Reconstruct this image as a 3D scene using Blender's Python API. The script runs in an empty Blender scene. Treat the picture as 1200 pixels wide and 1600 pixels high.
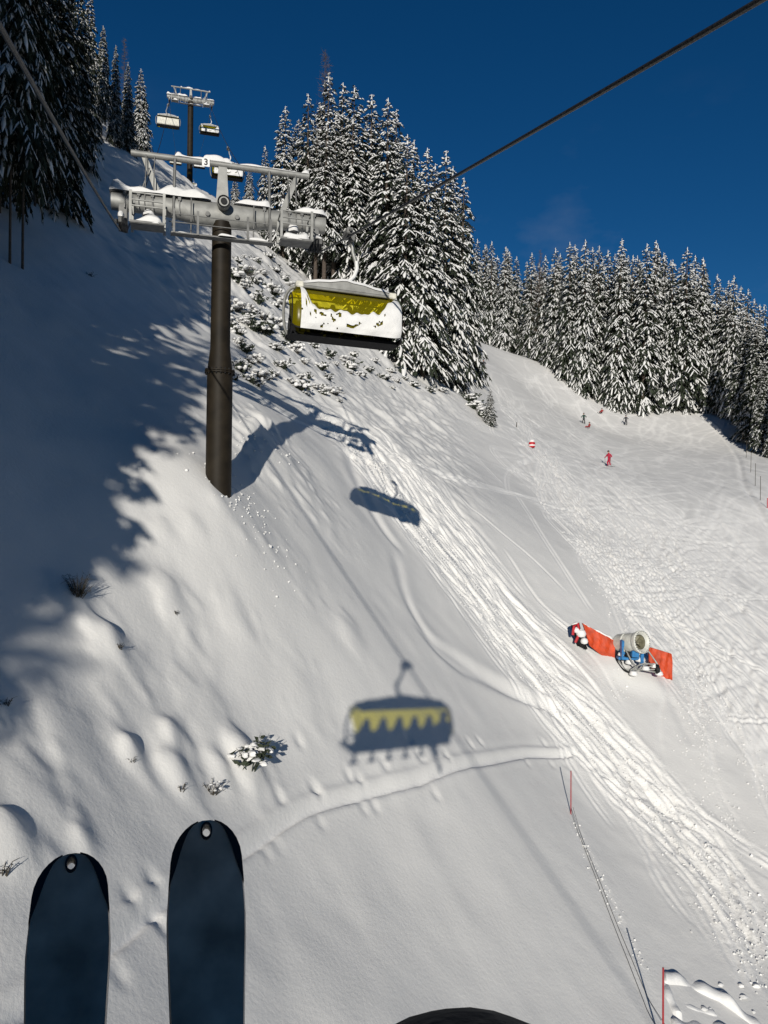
SKY_S, SKY_SAT, SUN_S, EXPO = 0.046, 1.18, 4.2, 0.0
SHADE = [(-11.4, 5, 17.5), (-14.2, 6, 27), (-16, 9, 28), (-11.6, -2, 28), (-19, 2, 29), (-17, -9, 28), (-23, 8, 29), (-25, -4, 30), (-14.0, -14, 28), (-21, -18, 30), (-29, 3, 30), (-30, 14, 30), (-28, -14, 30), (-14.5, -24, 28), (-22, 15, 28),
 (-11.8, -9, 28), (-11.8, -18, 32), (-12, -28, 34), (-13.8, 13, 24), (-16.5, 18, 27), (-15.5, 0, 28), (-20, -6, 30), (-20, 20, 30), (-24, 26, 30), (-17.5, 14, 26), (-29, 33, 32), (-34, 40, 32), (-28, 21, 30), (-35, 28, 32), (-40, 45, 32), (-36, 20, 32), (-18, -30, 30), (-24, -38, 32),
 (72, 100, 33), (77, 106, 34), (84, 108, 34), (68, 92, 32), (90, 100, 34), (78, 94, 33)]
import bpy, bmesh, math, random
import numpy as np
from mathutils import Vector, Matrix

random.seed(7); RNG = np.random.default_rng(7)
scene = bpy.context.scene
COL = scene.collection
rad = math.radians

# ------------------------------------------------------------------ camera frame (metres, camera at the origin)
F = 1150.0
CM = np.array(Matrix.Rotation(rad(89), 3, 'X') @ Matrix.Rotation(rad(1), 3, 'Z'))
def P(px, py, d):
    """world point seen at a photo pixel, d metres along the view axis"""
    return CM @ np.array([(px - 600) / F * d, (800 - py) / F * d, -d])
SUN = CM @ np.array([85 / F, -330 / F, -1.0]); SUN = SUN / np.linalg.norm(SUN)     # direction the light travels
LD = CM @ np.array([(285 - 600) / F, (800 - 515) / F, -1.0]); LD = LD / np.linalg.norm(LD)   # lift line direction, lower span
FWD = np.array([LD[0], LD[1], 0]); FWD /= np.linalg.norm(FWD)
RGT = np.array([FWD[1], -FWD[0], 0])
LINE_ROT = math.atan2(-FWD[0], FWD[1])

# ------------------------------------------------------------------ terrain height
CP = [(680,1130,24.0),(600,785,35.2),(340,768,23.3),(500,672,39.8),
(895,1272,29),(1040,1625,20),(1200,1600,20.5),(600,1600,14.7),(300,1600,12.4),(0,1600,9.6),(0,1330,10.8),
(0,1080,13),(150,900,17.5),(0,700,18.9),(0,400,28),(200,480,34),(400,560,42),(500,620,45),(330,620,30),(100,560,25),
(140,215,58),(280,298,73),(220,240,68),(360,400,62),(440,460,64),(430,640,33),(300,900,20.5),(450,900,23),(560,920,26.5),(400,1200,18.5),(200,1200,15.5),
(760,540,150),(745,600,105),(650,575,82),(560,600,62),(700,655,72),(830,697,78),(953,728,88),(912,662,132),(982,643,150),(1140,652,140),
(1200,790,74),(1200,1000,45),(1000,850,57),(800,800,49),(800,950,38),(700,850,38),(990,1055,36),(1200,1300,29),(870,1172,29.5),(640,700,44),(720,760,46),
(860,575,152),(1000,622,151),(640,1215,22),(450,1300,17.9),(1060,1420,25),(760,1300,22.2),(1100,900,53),(880,760,65)]
EX = [(0,-12,-19),(30,-10,-24),(-30,-10,6),(-45,20,24),(-60,60,55),(-20,4,4),(-40,110,54),(-30,115,47),(-10,120,40),(5,125,33),(20,180,36.5),(0,180,42),(-35,180,58),(-70,150,80),(45,190,36),
(70,180,30),(100,180,20),(60,60,-12),(85,110,-2),(95,130,2),(120,150,5),(110,100,-22),(70,90,0.5),(60,30,-20),(100,40,-35),(10,8,-18),(30,10,-20),(90,170,14),
(20,260,42),(80,260,38),(-60,260,75),(150,260,25),(180,150,-5),(180,60,-40),(20,400,50),(200,400,40),(-150,300,100),(-150,100,110),(-120,0,60),(60,-30,-32),(-30,-40,-6),(0,-40,-30),(200,0,-60)]
_pts = np.array([P(*c) for c in CP] + EX)
def _fit(p, smooth=0.02):
    xy = p[:, :2] / 50.0; n = len(p)
    d = np.linalg.norm(xy[:, None] - xy[None], axis=2)
    K = np.where(d > 0, d * d * np.log(np.maximum(d, 1e-9)), 0) + np.eye(n) * smooth
    Q = np.c_[np.ones(n), xy]
    return xy, np.linalg.solve(np.block([[K, Q], [Q.T, np.zeros((3, 3))]]), np.r_[p[:, 2], np.zeros(3)])
_XY, _W = _fit(_pts)
def base_z(x, y):
    x = np.asarray(x, float) / 50; y = np.asarray(y, float) / 50
    z = _W[-3] + _W[-2] * x + _W[-1] * y
    for (a, b), w in zip(_XY, _W):
        d2 = (x - a) ** 2 + (y - b) ** 2
        z = z + w * 0.5 * d2 * np.log(np.maximum(d2, 1e-12))
    return z
_DS = np.geomspace(5, 420, 2200)
def gp(px, py):
    """point of the ground that shows at a photo pixel"""
    q = P(px, py, 1.0)[None] * _DS[:, None]
    h = q[:, 2] - base_z(q[:, 0], q[:, 1])
    k = np.where(h < 0)[0]
    if not len(k): return q[-1]
    k = max(k[0], 1); t = h[k - 1] / (h[k - 1] - h[k])
    p = q[k - 1] + t * (q[k] - q[k - 1]); p[2] = float(base_z(p[0], p[1])); return p
def ground(x, y): return float(height_at(x, y))

def _hash(ix, iy, s):
    n = (ix * 374761393 + iy * 668265263 + s * 974634777) & 0xFFFFFFFF
    n = ((n ^ (n >> 13)) * 1274126177) & 0xFFFFFFFF
    return ((n ^ (n >> 16)) & 0xFFFF) / 65535.0
def vnoise(x, y, s=0):
    ix = np.floor(x).astype(np.int64); iy = np.floor(y).astype(np.int64)
    fx = x - ix; fy = y - iy; fx = fx * fx * fx * (fx * (fx * 6 - 15) + 10); fy = fy * fy * fy * (fy * (fy * 6 - 15) + 10)
    a = _hash(ix, iy, s); b = _hash(ix + 1, iy, s); c = _hash(ix, iy + 1, s); d = _hash(ix + 1, iy + 1, s)
    return (a + (b - a) * fx) * (1 - fy) + (c + (d - c) * fx) * fy - 0.5
def fbm(x, y, s=0, o=4):
    r = 0; a = 1.0
    for i in range(o):
        r = r + a * vnoise(x, y, s + i * 17); x = x * 2.03 + 5.1; y = y * 2.03 + 1.7; a *= 0.5
    return r

# uniform raster for tracks: deposit polylines, convolve with profiles
RX0, RX1, RY0, RY1, RC = -12.0, 82.0, 7.0, 172.0, 0.06
RNX, RNY = int((RX1 - RX0) / RC), int((RY1 - RY0) / RC)
class Layer:
    def __init__(self): self.a = np.zeros((RNY, RNX), np.float32)
    def line(self, pts, w=1.0):
        pts = np.asarray(pts, float)[:, :2]
        seg = np.linalg.norm(np.diff(pts, axis=0), axis=1); cum = np.r_[0, np.cumsum(seg)]
        if cum[-1] < 0.2: return
        s = np.arange(0, cum[-1], RC * 0.7)
        x = np.interp(s, cum, pts[:, 0]); y = np.interp(s, cum, pts[:, 1])
        ww = np.ones(len(s)) * w * 0.7
        fade = np.minimum(1, np.minimum(s, cum[-1] - s) / 0.8); ww = ww * fade
        fx = (x - RX0) / RC; fy = (y - RY0) / RC; ix = np.floor(fx).astype(int); iy = np.floor(fy).astype(int)
        ok = (ix > 0) & (ix < RNX - 2) & (iy > 0) & (iy < RNY - 2)
        ix, iy, fx, fy, ww = ix[ok], iy[ok], fx[ok] - ix[ok], fy[ok] - iy[ok], ww[ok]
        for dx, dy, k in ((0, 0, (1 - fx) * (1 - fy)), (1, 0, fx * (1 - fy)), (0, 1, (1 - fx) * fy), (1, 1, fx * fy)):
            np.add.at(self.a, (iy + dy, ix + dx), ww * k)
    def dot(self, x, y, w=1.0):
        ix = int((x - RX0) / RC); iy = int((y - RY0) / RC)
        if 0 <= ix < RNX and 0 <= iy < RNY: self.a[iy, ix] += w
def gauss_conv(a, sigmas_amps, line=True):
    """sum of gaussians; amplitude is the height on a single line (or dot) of weight 1"""
    A = np.fft.rfft2(a); ky = np.fft.fftfreq(RNY)[:, None]; kx = np.fft.rfftfreq(RNX)[None]
    k2 = (ky * ky + kx * kx) * (2 * math.pi) ** 2; T = 0
    for s, amp in sigmas_amps:
        c = s / RC
        norm = amp * (c * math.sqrt(2 * math.pi) if line else 2 * math.pi * c * c)
        T = T + norm * np.exp(-0.5 * c * c * k2)
    return np.fft.irfft2(A * T, s=a.shape).astype(np.float32)
def sample(r, x, y):
    fx = np.clip((x - RX0) / RC - 0.0, 0, RNX - 1.001); fy = np.clip((y - RY0) / RC, 0, RNY - 1.001)
    ix = fx.astype(int); iy = fy.astype(int); fx = fx - ix; fy = fy - iy
    ix1 = np.minimum(ix + 1, RNX - 1); iy1 = np.minimum(iy + 1, RNY - 1)
    v = (r[iy, ix] * (1 - fx) + r[iy, ix1] * fx) * (1 - fy) + (r[iy1, ix] * (1 - fx) + r[iy1, ix1] * fx) * fy
    inside = (x > RX0) & (x < RX1) & (y > RY0) & (y < RY1)
    return np.where(inside, v, 0)
def smooth_path(wp, step=0.3):
    wp = np.asarray(wp, float)[:, :2]; n = len(wp)
    t = np.r_[0, np.cumsum(np.linalg.norm(np.diff(wp, axis=0), axis=1))]
    s = np.arange(0, t[-1], step); out = []
    m = np.zeros_like(wp)
    for i in range(n):
        a, b = max(i - 1, 0), min(i + 1, n - 1); m[i] = (wp[b] - wp[a]) / max(t[b] - t[a], 1e-6)
    for v in s:
        i = min(np.searchsorted(t, v, 'right') - 1, n - 2); h = t[i + 1] - t[i]; u = (v - t[i]) / h
        out.append((2*u**3-3*u**2+1)*wp[i] + (u**3-2*u**2+u)*h*m[i] + (-2*u**3+3*u**2)*wp[i+1] + (u**3-u**2)*h*m[i+1])
    return np.array(out)
def offset_path(p, off):
    t = np.gradient(p, axis=0); t /= np.linalg.norm(t, axis=1)[:, None] + 1e-9
    return p + np.c_[t[:, 1], -t[:, 0]] * np.asarray(off)[:, None] if np.ndim(off) else p + np.c_[t[:, 1], -t[:, 0]] * off

fine, wide, mid, churn_l, dots = Layer(), Layer(), Layer(), Layer(), Layer()
rnd = random.Random(11)
def band(wps, n, width, fine_w=1.0, spread0=1.0, part=(0.15, 0.9), churn=1.0, wob=0.6):
    c = smooth_path([gp(*w) for w in wps])
    L = len(c)
    for k in range(n):
        o = rnd.gauss(0, 0.5) * width
        l = int(L * rnd.uniform(*part) * rnd.choice((.35, .6, 1))); a = rnd.randint(0, max(0, L - l)); sl = slice(a, a + l)
        s = np.arange(l) * 0.3
        ph, wl = rnd.uniform(0, 6.28), rnd.uniform(5, 20) * max(1, width / 2.2)
        off = o * np.linspace(1, rnd.uniform(0.5, 1.4), l) + wob * width * 0.4 * np.sin(s * 6.28 / wl + ph)
        pth = offset_path(c[sl], off)
        (fine if rnd.random() < 0.86 else wide).line(pth, fine_w * rnd.uniform(0.4, 1.2))
        if rnd.random() < 0.5: fine.line(offset_path(pth, 0.28), fine_w * rnd.uniform(0.4, 1.0))
        churn_l.line(pth, churn * rnd.uniform(0.3, 1.2))
# the band of deep tracks coming off the bank, past the snow gun and out of the frame
band([(470,650),(560,690),(610,760),(680,850),(760,950),(850,1060),(940,1160),(1030,1260),(1110,1360),(1175,1470),(1225,1590)], 120, 2.3, 1.0, churn=.9)
band([(560,650),(650,740),(720,830),(800,930),(880,1020),(960,1120)], 50, 2.2, 1.0)
band([(880,1130),(980,1205),(1080,1270),(1180,1340),(1280,1400)], 12, 1.0, 0.9, churn=0.8)
# right band
band([(770,585),(830,680),(880,780),(940,880),(1000,970),(1060,1060),(1085,1130),(1100,1230)], 34, 2.6, 0.9)
band([(860,700),(930,830),(1020,950),(1090,1050),(1150,1160),(1200,1260),(1240,1330)], 26, 2.2, 1.0, churn=1.2)
band([(1085,1040),(1090,1100),(1095,1170),(1110,1240),(1160,1330)], 10, 0.7, 0.8, churn=2.4)
band([(960,560),(1060,720),(1140,900),(1220,1050)], 24, 7.0, 0.7, churn=0.35)
band([(860,600),(960,750),(1060,900),(1160,1080),(1230,1200)], 40, 6.0, 0.75, churn=0.4)
def on_piste(pth):
    """the stretch of a track before it would leave the groomed snow"""
    q = np.c_[pth, base_z(pth[:, 0], pth[:, 1])] @ CM; X = 600 + F * q[:, 0] / -q[:, 2]; Y = 800 - F * q[:, 1] / -q[:, 2]
    bad = np.where(X < 640 + (Y - 540) * .78 + np.clip((Y - 950) * .12, 0, 200))[0]
    return pth[:bad[0]] if len(bad) else pth
for _ in range(150):                                                       # carved turns over the whole piste
    p0 = gp(rnd.uniform(780, 1180), rnd.uniform(560, 900)); n = rnd.randint(40, 130); s = np.arange(n) * 0.3
    dirn = np.array([-0.28 + rnd.uniform(-.25, .25), -1.0]); dirn /= np.linalg.norm(dirn); nrm = np.array([dirn[1], -dirn[0]])
    amp, wl = rnd.uniform(0.8, 4.5), rnd.uniform(14, 34)
    pth = p0[:2] + s[:, None] * dirn + (1.4 * amp * np.sin(s * 6.28 / wl + rnd.uniform(0, 6.28)))[:, None] * nrm
    pth = on_piste(pth)
    if len(pth) < 8: continue
    fine.line(pth, rnd.uniform(0.6, 1.3)); fine.line(offset_path(pth, 0.3), rnd.uniform(0.5, 1.2)); churn_l.line(pth, 0.05)
for _ in range(800):                                                      # older, softer lines all over the groomed snow
    px, py = rnd.uniform(760, 1230), rnd.uniform(545, 1150)
    if px < 600 + (py - 540) * .78 + 130: continue
    p0 = gp(px, py); n = rnd.randint(25, 110); s = np.arange(n) * 0.3
    a = rnd.gauss(0, .42); dirn = np.array([-0.26 * math.cos(a) - math.sin(a), -math.cos(a) + .26 * math.sin(a)]); dirn /= np.linalg.norm(dirn); nrm = np.array([dirn[1], -dirn[0]])
    dirn[1] = -abs(dirn[1])
    cv = rnd.gauss(0, .012); pth = p0[:2] + s[:, None] * dirn + (cv * s * s * .5 + rnd.uniform(0, 1.4) * np.sin(s * 6.28 / rnd.uniform(12, 30) + rnd.uniform(0, 6)))[:, None] * nrm
    pth = on_piste(pth)
    if len(pth) < 8: continue
    mid.line(pth, rnd.uniform(.4, 1.1)); churn_l.line(pth, .02)
    if rnd.random() < .5: mid.line(offset_path(pth, .45), rnd.uniform(.3, .8))
def trk(wps, w=1.0, layer=None, ch=0.3, double=True):
    p = smooth_path([gp(*q) for q in wps]); (layer or fine).line(p, w); churn_l.line(p, ch)
    if double: (layer or fine).line(offset_path(p, 0.26), w * 0.8)
trk([(560,690),(640,715),(700,740),(790,765),(860,790),(900,800),(960,830)], 1.6)         # traverse across the bank
trk([(640,712),(720,750),(800,770),(880,785)], 1.4)
trk([(790,765),(788,745),(796,732),(815,722),(845,712)], 1.0)
trk([(560,640),(640,675),(720,705),(800,735),(850,760)], 0.9)
trk([(600,620),(680,660),(730,700),(790,760)], 0.8)
trk([(810,775),(850,840),(890,900),(930,960)], 1.1); trk([(700,760),(770,820),(830,870),(890,930)], 1.0, double=False)
trk([(620,860),(625,900),(640,940),(670,990),(720,1030),(800,1080),(870,1110)], 1.6, wide, 0.2, False)
trk([(640,960),(690,1020),(760,1065),(840,1095),(900,1130)], 1.5, wide, 0.2, False)
trk([(600,740),(640,830),(690,890),(720,930)], 1.4, wide, 0.5)
trk([(360,596),(410,622),(450,648),(500,672)], 1.4, fine, 0.2, False)
trk([(545,700),(560,750),(600,820),(640,870)], 1.3, wide); trk([(520,690),(560,720),(620,800),(690,880),(740,950)], 1.5, wide)
trk([(1075,640),(1120,670),(1150,710),(1165,760),(1190,800),(1215,850)], 1.8, wide, 0.2)
trk([(895,1178),(930,1195),(975,1225),(1010,1260),(1060,1310),(1110,1370)], 0.9); trk([(905,1185),(950,1215),(975,1240)], 0.8)
trk([(893,1272),(920,1330),(950,1395),(985,1470),(1030,1580)], 0.35, fine, 1.1, False)
# the walked trail across the bank with its footholes
TR = smooth_path([gp(*q) for q in [(-40,1600),(60,1545),(180,1458),(250,1405),(380,1328),(470,1272),(560,1236),(650,1213),(760,1185),(830,1176),(905,1171)]], 0.15)
wide.line(TR, .35); fine.line(offset_path(TR, 0.05), 2.4); fine.line(offset_path(TR, -.12), -1.3); wide.line(offset_path(TR, -.34), -.22); fine.line(offset_path(TR, .16), -.6); fine.line(offset_path(TR, -0.2), 0.5)
for i in range(4, len(TR) - 4, 3):
    if rnd.random() < 0.38:
        q = offset_path(TR[i - 2:i + 3], rnd.choice((0.35, 0.45, -0.35)) + rnd.uniform(-.1, .1))[2]; dots.dot(q[0], q[1], rnd.uniform(0.4, 1.0))
for px, py in [(205,1400),(240,1375),(250,1440),(500,1240),(565,1215),(440,1255),(735,1158),(750,1155),(655,1178),(640,1150),(545,1205),(700,1180),(430,1170),(470,1160),(600,1190),(850,1160)]:
    q = gp(px, py); dots.dot(q[0], q[1], 1.2)
_z_f = gauss_conv(fine.a, [(0.07, -0.085), (0.17, 0.034)])
_z_w = gauss_conv(wide.a, [(0.2, -0.13), (0.42, 0.06)])
_z_d = gauss_conv(dots.a, [(0.10, -0.085), (0.2, 0.025)], line=False)
_z_m = gauss_conv(mid.a, [(0.14, -0.062), (0.30, 0.03)])
_churn = np.clip(gauss_conv(churn_l.a, [(0.35, 0.33)]), 0, 1.5)
_worn = np.clip(gauss_conv(fine.a, [(0.10, 0.42)]) + gauss_conv(mid.a, [(0.16, 0.5)]) + gauss_conv(np.maximum(wide.a, 0), [(0.22, 0.12)]) + gauss_conv(churn_l.a, [(0.4, 0.05)]), 0, 1.6)
_tr = np.clip(_z_f, -0.16, 0.10) + np.clip(_z_w, -0.22, 0.16) + np.clip(_z_m, -0.12, 0.09) + _z_d
# snow-covered stumps and tussocks on the bank: pixel, radius, height
MOUNDS = [(174,1016,.40,.5),(203,1183,.30,.4),(270,1163,.34,.38),(277,1218,.36,.42),(20,1316,.36,.38),(126,1314,.22,.22),(385,1200,.46,.5),(345,1215,.3,.2),
          (110,935,.4,.2),(262,935,.5,.2),(275,970,.45,.18),(370,985,.5,.18),(545,985,.5,.16),(170,1060,.5,.16),(95,1150,.7,.22),(255,850,.35,.14),(300,850,.3,.12),(340,830,.35,.12),(380,870,.3,.12),(410,865,.25,.1),
          (350,790,.3,.1),(60,1250,.6,.2),(10,1110,.35,.2),(470,905,.6,.15),(330,1130,.8,.2),(470,1080,.7,.12),(400,680,.5,.4),(415,660,.5,.4),(400,720,.6,.2),(355,655,.5,.3),(425,712,1.6,.5)]
MW = [(gp(a, b), r, h) for a, b, r, h in MOUNDS]
GUN = gp(990, 1053)
def height_at(x, y, detail=False):
    x = np.asarray(x, float); y = np.asarray(y, float)
    z = base_z(x, y)
    dist = np.hypot(x, y)
    bank = np.clip((4.5 + 0.06 * y - x) / 4.0, 0, 1) * np.clip((dist - 6) / 4, 0, 1)
    z = z + bank * (0.24 * fbm(x / 5.5 + 3, y / 5.5, 3, 3) + 0.05 * fbm(x / 1.1, y / 1.1, 9, 2))
    z = z + (1 - bank) * (0.16 * fbm(x / 7.0, y / 7.0, 21, 2) + .035 * fbm(x / 1.3, y / 1.3, 61, 3))
    d2 = ((x + 5.4) / 2.0) ** 2 + ((y - 22.9) / 2.2) ** 2; z = z + .85 * np.exp(-d2)
    up = bank * np.clip((y - 36) / 10, 0, 1)
    z = z + up * (0.5 * fbm(x / 2.2, y / 2.2, 31, 3) + .16 * fbm(x / .6, y / .6, 37, 2))
    for p, r, h in MW:
        h = h * .8; d2 = ((x - p[0]) ** 2 + (y - p[1]) ** 2) / (r * r) * (1 + .9 * vnoise(x / .33, y / .33, 91)); z = z + h * np.exp(-d2)
    # hollow behind the pad of groomed snow under the gun
    dx, dy = x - GUN[0], y - GUN[1]
    z = z + 0.35 * np.exp(-((dx + 0.1) / 1.7) ** 4 - ((dy - 0.3) / 1.3) ** 4)
    if detail:
        c = sample(_churn, x, y)
        z = z + sample(_tr, x, y)
        z = z + c * np.clip(1.3 - y / 52, .10, 1) * (0.032 * fbm(x / 0.19, y / 0.23, 51, 3) + 0.022 * np.clip(fbm(x / 0.16, y / 0.16, 77, 2), 0, 1))
        return z, c, sample(_worn, x, y)
    return z

# ------------------------------------------------------------------ materials
def new_mat(name):
    m = bpy.data.materials.new(name); m.use_nodes = True
    return m, m.node_tree.nodes, m.node_tree.links, m.node_tree.nodes['Principled BSDF']
def N(nodes, t, **kw):
    n = nodes.new(t)
    for k, v in kw.items():
        if k in n.inputs.keys() if hasattr(n.inputs, 'keys') else False: n.inputs[k].default_value = v
        else: setattr(n, k, v)
    return n
def simple(name, c, rough=0.6, metal=0.0, var=0.25, scale=6.0, bump=0.0, spec=0.5):
    m, nd, lk, b = new_mat(name)
    tc = N(nd, 'ShaderNodeTexCoord'); no = N(nd, 'ShaderNodeTexNoise'); no.inputs['Scale'].default_value = scale; no.inputs['Detail'].default_value = 5
    lk.new(tc.outputs['Object'], no.inputs['Vector'])
    rp = N(nd, 'ShaderNodeValToRGB'); rp.color_ramp.elements[0].position = 0.3; rp.color_ramp.elements[1].position = 0.7
    rp.color_ramp.elements[0].color = (*[x * (1 - var) for x in c], 1); rp.color_ramp.elements[1].color = (*[min(1, x * (1 + var)) for x in c], 1)
    lk.new(no.outputs['Fac'], rp.inputs['Fac']); lk.new(rp.outputs['Color'], b.inputs['Base Color'])
    b.inputs['Roughness'].default_value = rough; b.inputs['Metallic'].default_value = metal; b.inputs['Specular IOR Level'].default_value = spec
    if bump:
        bp = N(nd, 'ShaderNodeBump'); bp.inputs['Strength'].default_value = bump; bp.inputs['Distance'].default_value = 0.02
        lk.new(no.outputs['Fac'], bp.inputs['Height']); lk.new(bp.outputs['Normal'], b.inputs['Normal'])
    return m
def snow_mat(name, ground_=False):
    m, nd, lk, b = new_mat(name)
    tc = N(nd, 'ShaderNodeTexCoord')
    b.inputs['Base Color'].default_value = (0.80, 0.785, 0.75, 1); b.inputs['Roughness'].default_value = 0.55; b.inputs['Specular IOR Level'].default_value = 0.25
    n1 = N(nd, 'ShaderNodeTexNoise'); n1.inputs['Scale'].default_value = 9 if ground_ else 5; n1.inputs['Detail'].default_value = 6; n1.inputs['Roughness'].default_value = 0.65
    lk.new(tc.outputs['Object'], n1.inputs['Vector'])
    bp = N(nd, 'ShaderNodeBump'); bp.inputs['Distance'].default_value = 0.05 if ground_ else 0.08; bp.inputs['Strength'].default_value = 0.35
    if ground_:
        wa = N(nd, 'ShaderNodeAttribute'); wa.attribute_name = 'worn'                # scraped-up loose snow is whiter than the polished surface
        wr = N(nd, 'ShaderNodeValToRGB'); wr.color_ramp.elements[0].position = 0.0; wr.color_ramp.elements[1].position = 1.0
        wr.color_ramp.elements[0].color = (0.70, 0.69, 0.665, 1); wr.color_ramp.elements[1].color = (0.87, 0.855, 0.82, 1)
        n3 = N(nd, 'ShaderNodeTexNoise'); n3.inputs['Scale'].default_value = 0.9; n3.inputs['Detail'].default_value = 6; lk.new(tc.outputs['Object'], n3.inputs['Vector'])
        m3 = N(nd, 'ShaderNodeMath', operation='MULTIPLY_ADD'); lk.new(n3.outputs['Fac'], m3.inputs[0]); m3.inputs[1].default_value = 0.5; m3.inputs[2].default_value = -0.12
        a3 = N(nd, 'ShaderNodeMath', operation='ADD'); lk.new(m3.outputs[0], a3.inputs[0]); lk.new(wa.outputs['Fac'], a3.inputs[1])
        lk.new(a3.outputs[0], wr.inputs['Fac']); lk.new(wr.outputs['Color'], b.inputs['Base Color'])
        at = N(nd, 'ShaderNodeAttribute'); at.attribute_name = 'churn'
        n2 = N(nd, 'ShaderNodeTexNoise'); n2.inputs['Scale'].default_value = 8.5; n2.inputs['Detail'].default_value = 8; n2.inputs['Roughness'].default_value = 0.7
        lk.new(tc.outputs['Object'], n2.inputs['Vector'])
        ml = N(nd, 'ShaderNodeMath', operation='MULTIPLY'); lk.new(n2.outputs['Fac'], ml.inputs[0]); lk.new(at.outputs['Fac'], ml.inputs[1])
        mk = N(nd, 'ShaderNodeMath', operation='MULTIPLY'); lk.new(ml.outputs[0], mk.inputs[0]); mk.inputs[1].default_value = 3.2
        sm = N(nd, 'ShaderNodeMath', operation='MULTIPLY'); lk.new(n1.outputs['Fac'], sm.inputs[0]); sm.inputs[1].default_value = 0.7
        ad = N(nd, 'ShaderNodeMath', operation='ADD'); lk.new(mk.outputs[0], ad.inputs[0]); lk.new(sm.outputs[0], ad.inputs[1])
        lk.new(ad.outputs[0], bp.inputs['Height'])
    else:
        lk.new(n1.outputs['Fac'], bp.inputs['Height'])
    lk.new(bp.outputs['Normal'], b.inputs['Normal'])
    return m
M = {}
M['ground'] = snow_mat('packed_snow', True); M['snow'] = snow_mat('loose_snow'); M['snow'].node_tree.nodes['Principled BSDF'].inputs['Base Color'].default_value = (.74, .735, .72, 1)
M['needle'] = simple('spruce_needles', (0.028, 0.036, 0.022), 0.75, var=0.5, scale=1.2, spec=0.2)
M['bark'] = simple('spruce_bark', (0.075, 0.058, 0.045), 0.9, var=0.4, scale=4, bump=0.6)
M['larch'] = simple('bare_larch_twigs', (0.12, 0.085, 0.06), 0.9, var=0.3)
M['twig'] = simple('shrub_twigs', (0.05, 0.042, 0.028), 0.9, var=0.4)
M['galv'] = simple('galvanised_steel', (0.27, 0.27, 0.255), 0.55, 0.35, var=0.22, scale=3.5, bump=0.15)
M['galv2'] = simple('weathered_steel', (0.15, 0.15, 0.145), 0.6, 0.3, var=0.3, scale=5, bump=0.15)
M['pole'] = simple('brown_painted_steel', (0.017, 0.013, 0.008), 0.6, 0.0, var=0.35, scale=2.5, bump=0.1, spec=.18)
M['dark'] = simple('black_rubber', (0.012, 0.012, 0.013), 0.6, var=0.3, spec=.2)
M['seat'] = simple('black_upholstery', (0.008, 0.008, 0.010), 0.7, var=0.3, spec=.12)
M['cable'] = simple('steel_rope', (0.035, 0.035, 0.035), 0.45, 0.5, var=0.4, scale=30, bump=0.5)
M['cream'] = simple('frosted_panel', (0.62, 0.60, 0.52), 0.7, var=0.25, scale=7)
M['white'] = simple('white_plate', (0.78, 0.78, 0.76), 0.5, var=0.05)
M['black'] = simple('black_print', (0.01, 0.01, 0.01), 0.5, var=0.1)
M['orange'] = simple('orange_tarpaulin', (0.47, 0.046, 0.006), 0.6, var=0.3, scale=3, bump=0.5)
M['red'] = simple('red_plastic', (0.42, 0.012, 0.02), 0.5, var=0.15)
M['darkred'] = simple('dark_red_pole', (0.30, 0.02, 0.025), 0.5, var=0.2)
M['blue'] = simple('blue_enamel', (0.02, 0.15, 0.36), 0.4, var=0.2)
M['barrel'] = simple('pale_grey_enamel', (0.55, 0.55, 0.50), 0.45, var=0.15)
M['fanin'] = simple('fan_duct_inside', (0.16, 0.15, 0.10), 0.6, var=0.3)
M['skitop'] = simple('ski_topsheet', (0.52, 0.47, 0.40), 0.5, var=0.35, scale=14, spec=.15)
M['skiedge'] = simple('ski_edge_steel', (0.30, 0.31, 0.33), 0.35, 0.8, var=0.1)
M['skitip'] = simple('ski_tip_plastic', (0.006, 0.006, 0.007), 0.35, var=0.2)
M['trouser'] = simple('black_ski_trousers', (0.008, 0.008, 0.010), 0.85, var=0.3, scale=40, bump=0.3)
M['jacket'] = simple('dark_ski_jacket', (0.02, 0.025, 0.04), 0.8, var=0.3)
M['skin'] = simple('face_skin', (0.5, 0.28, 0.2), 0.5, var=0.1)
M['suit_red'] = simple('crimson_ski_suit', (0.40, 0.015, 0.045), 0.8, var=0.2)
M['suit_green'] = simple('dark_green_ski_suit', (0.012, 0.04, 0.028), 0.8, var=0.2)
M['suit_dark'] = simple('charcoal_ski_suit', (0.03, 0.03, 0.035), 0.8, var=0.2)
M['suit_brick'] = simple('brick_red_jacket', (0.28, 0.03, 0.03), 0.8, var=0.2)
M['rope'] = simple('grey_rope', (0.10, 0.09, 0.08), 0.8, var=0.2)
def bubble_mat():
    m, nd, lk, b = new_mat('yellow_tinted_acrylic')
    out = nd['Material Output']
    tr = N(nd, 'ShaderNodeBsdfTransparent'); tr.inputs['Color'].default_value = (0.92, 0.82, 0.05, 1)
    b.inputs['Base Color'].default_value = (0.33, 0.28, 0.005, 1); b.inputs['Roughness'].default_value = 0.28
    mx = N(nd, 'ShaderNodeMixShader'); mx.inputs['Fac'].default_value = 0.33
    lk.new(tr.outputs[0], mx.inputs[1]); lk.new(b.outputs[0], mx.inputs[2]); lk.new(mx.outputs[0], out.inputs['Surface'])
    return m
M['bubble'] = bubble_mat()

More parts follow.
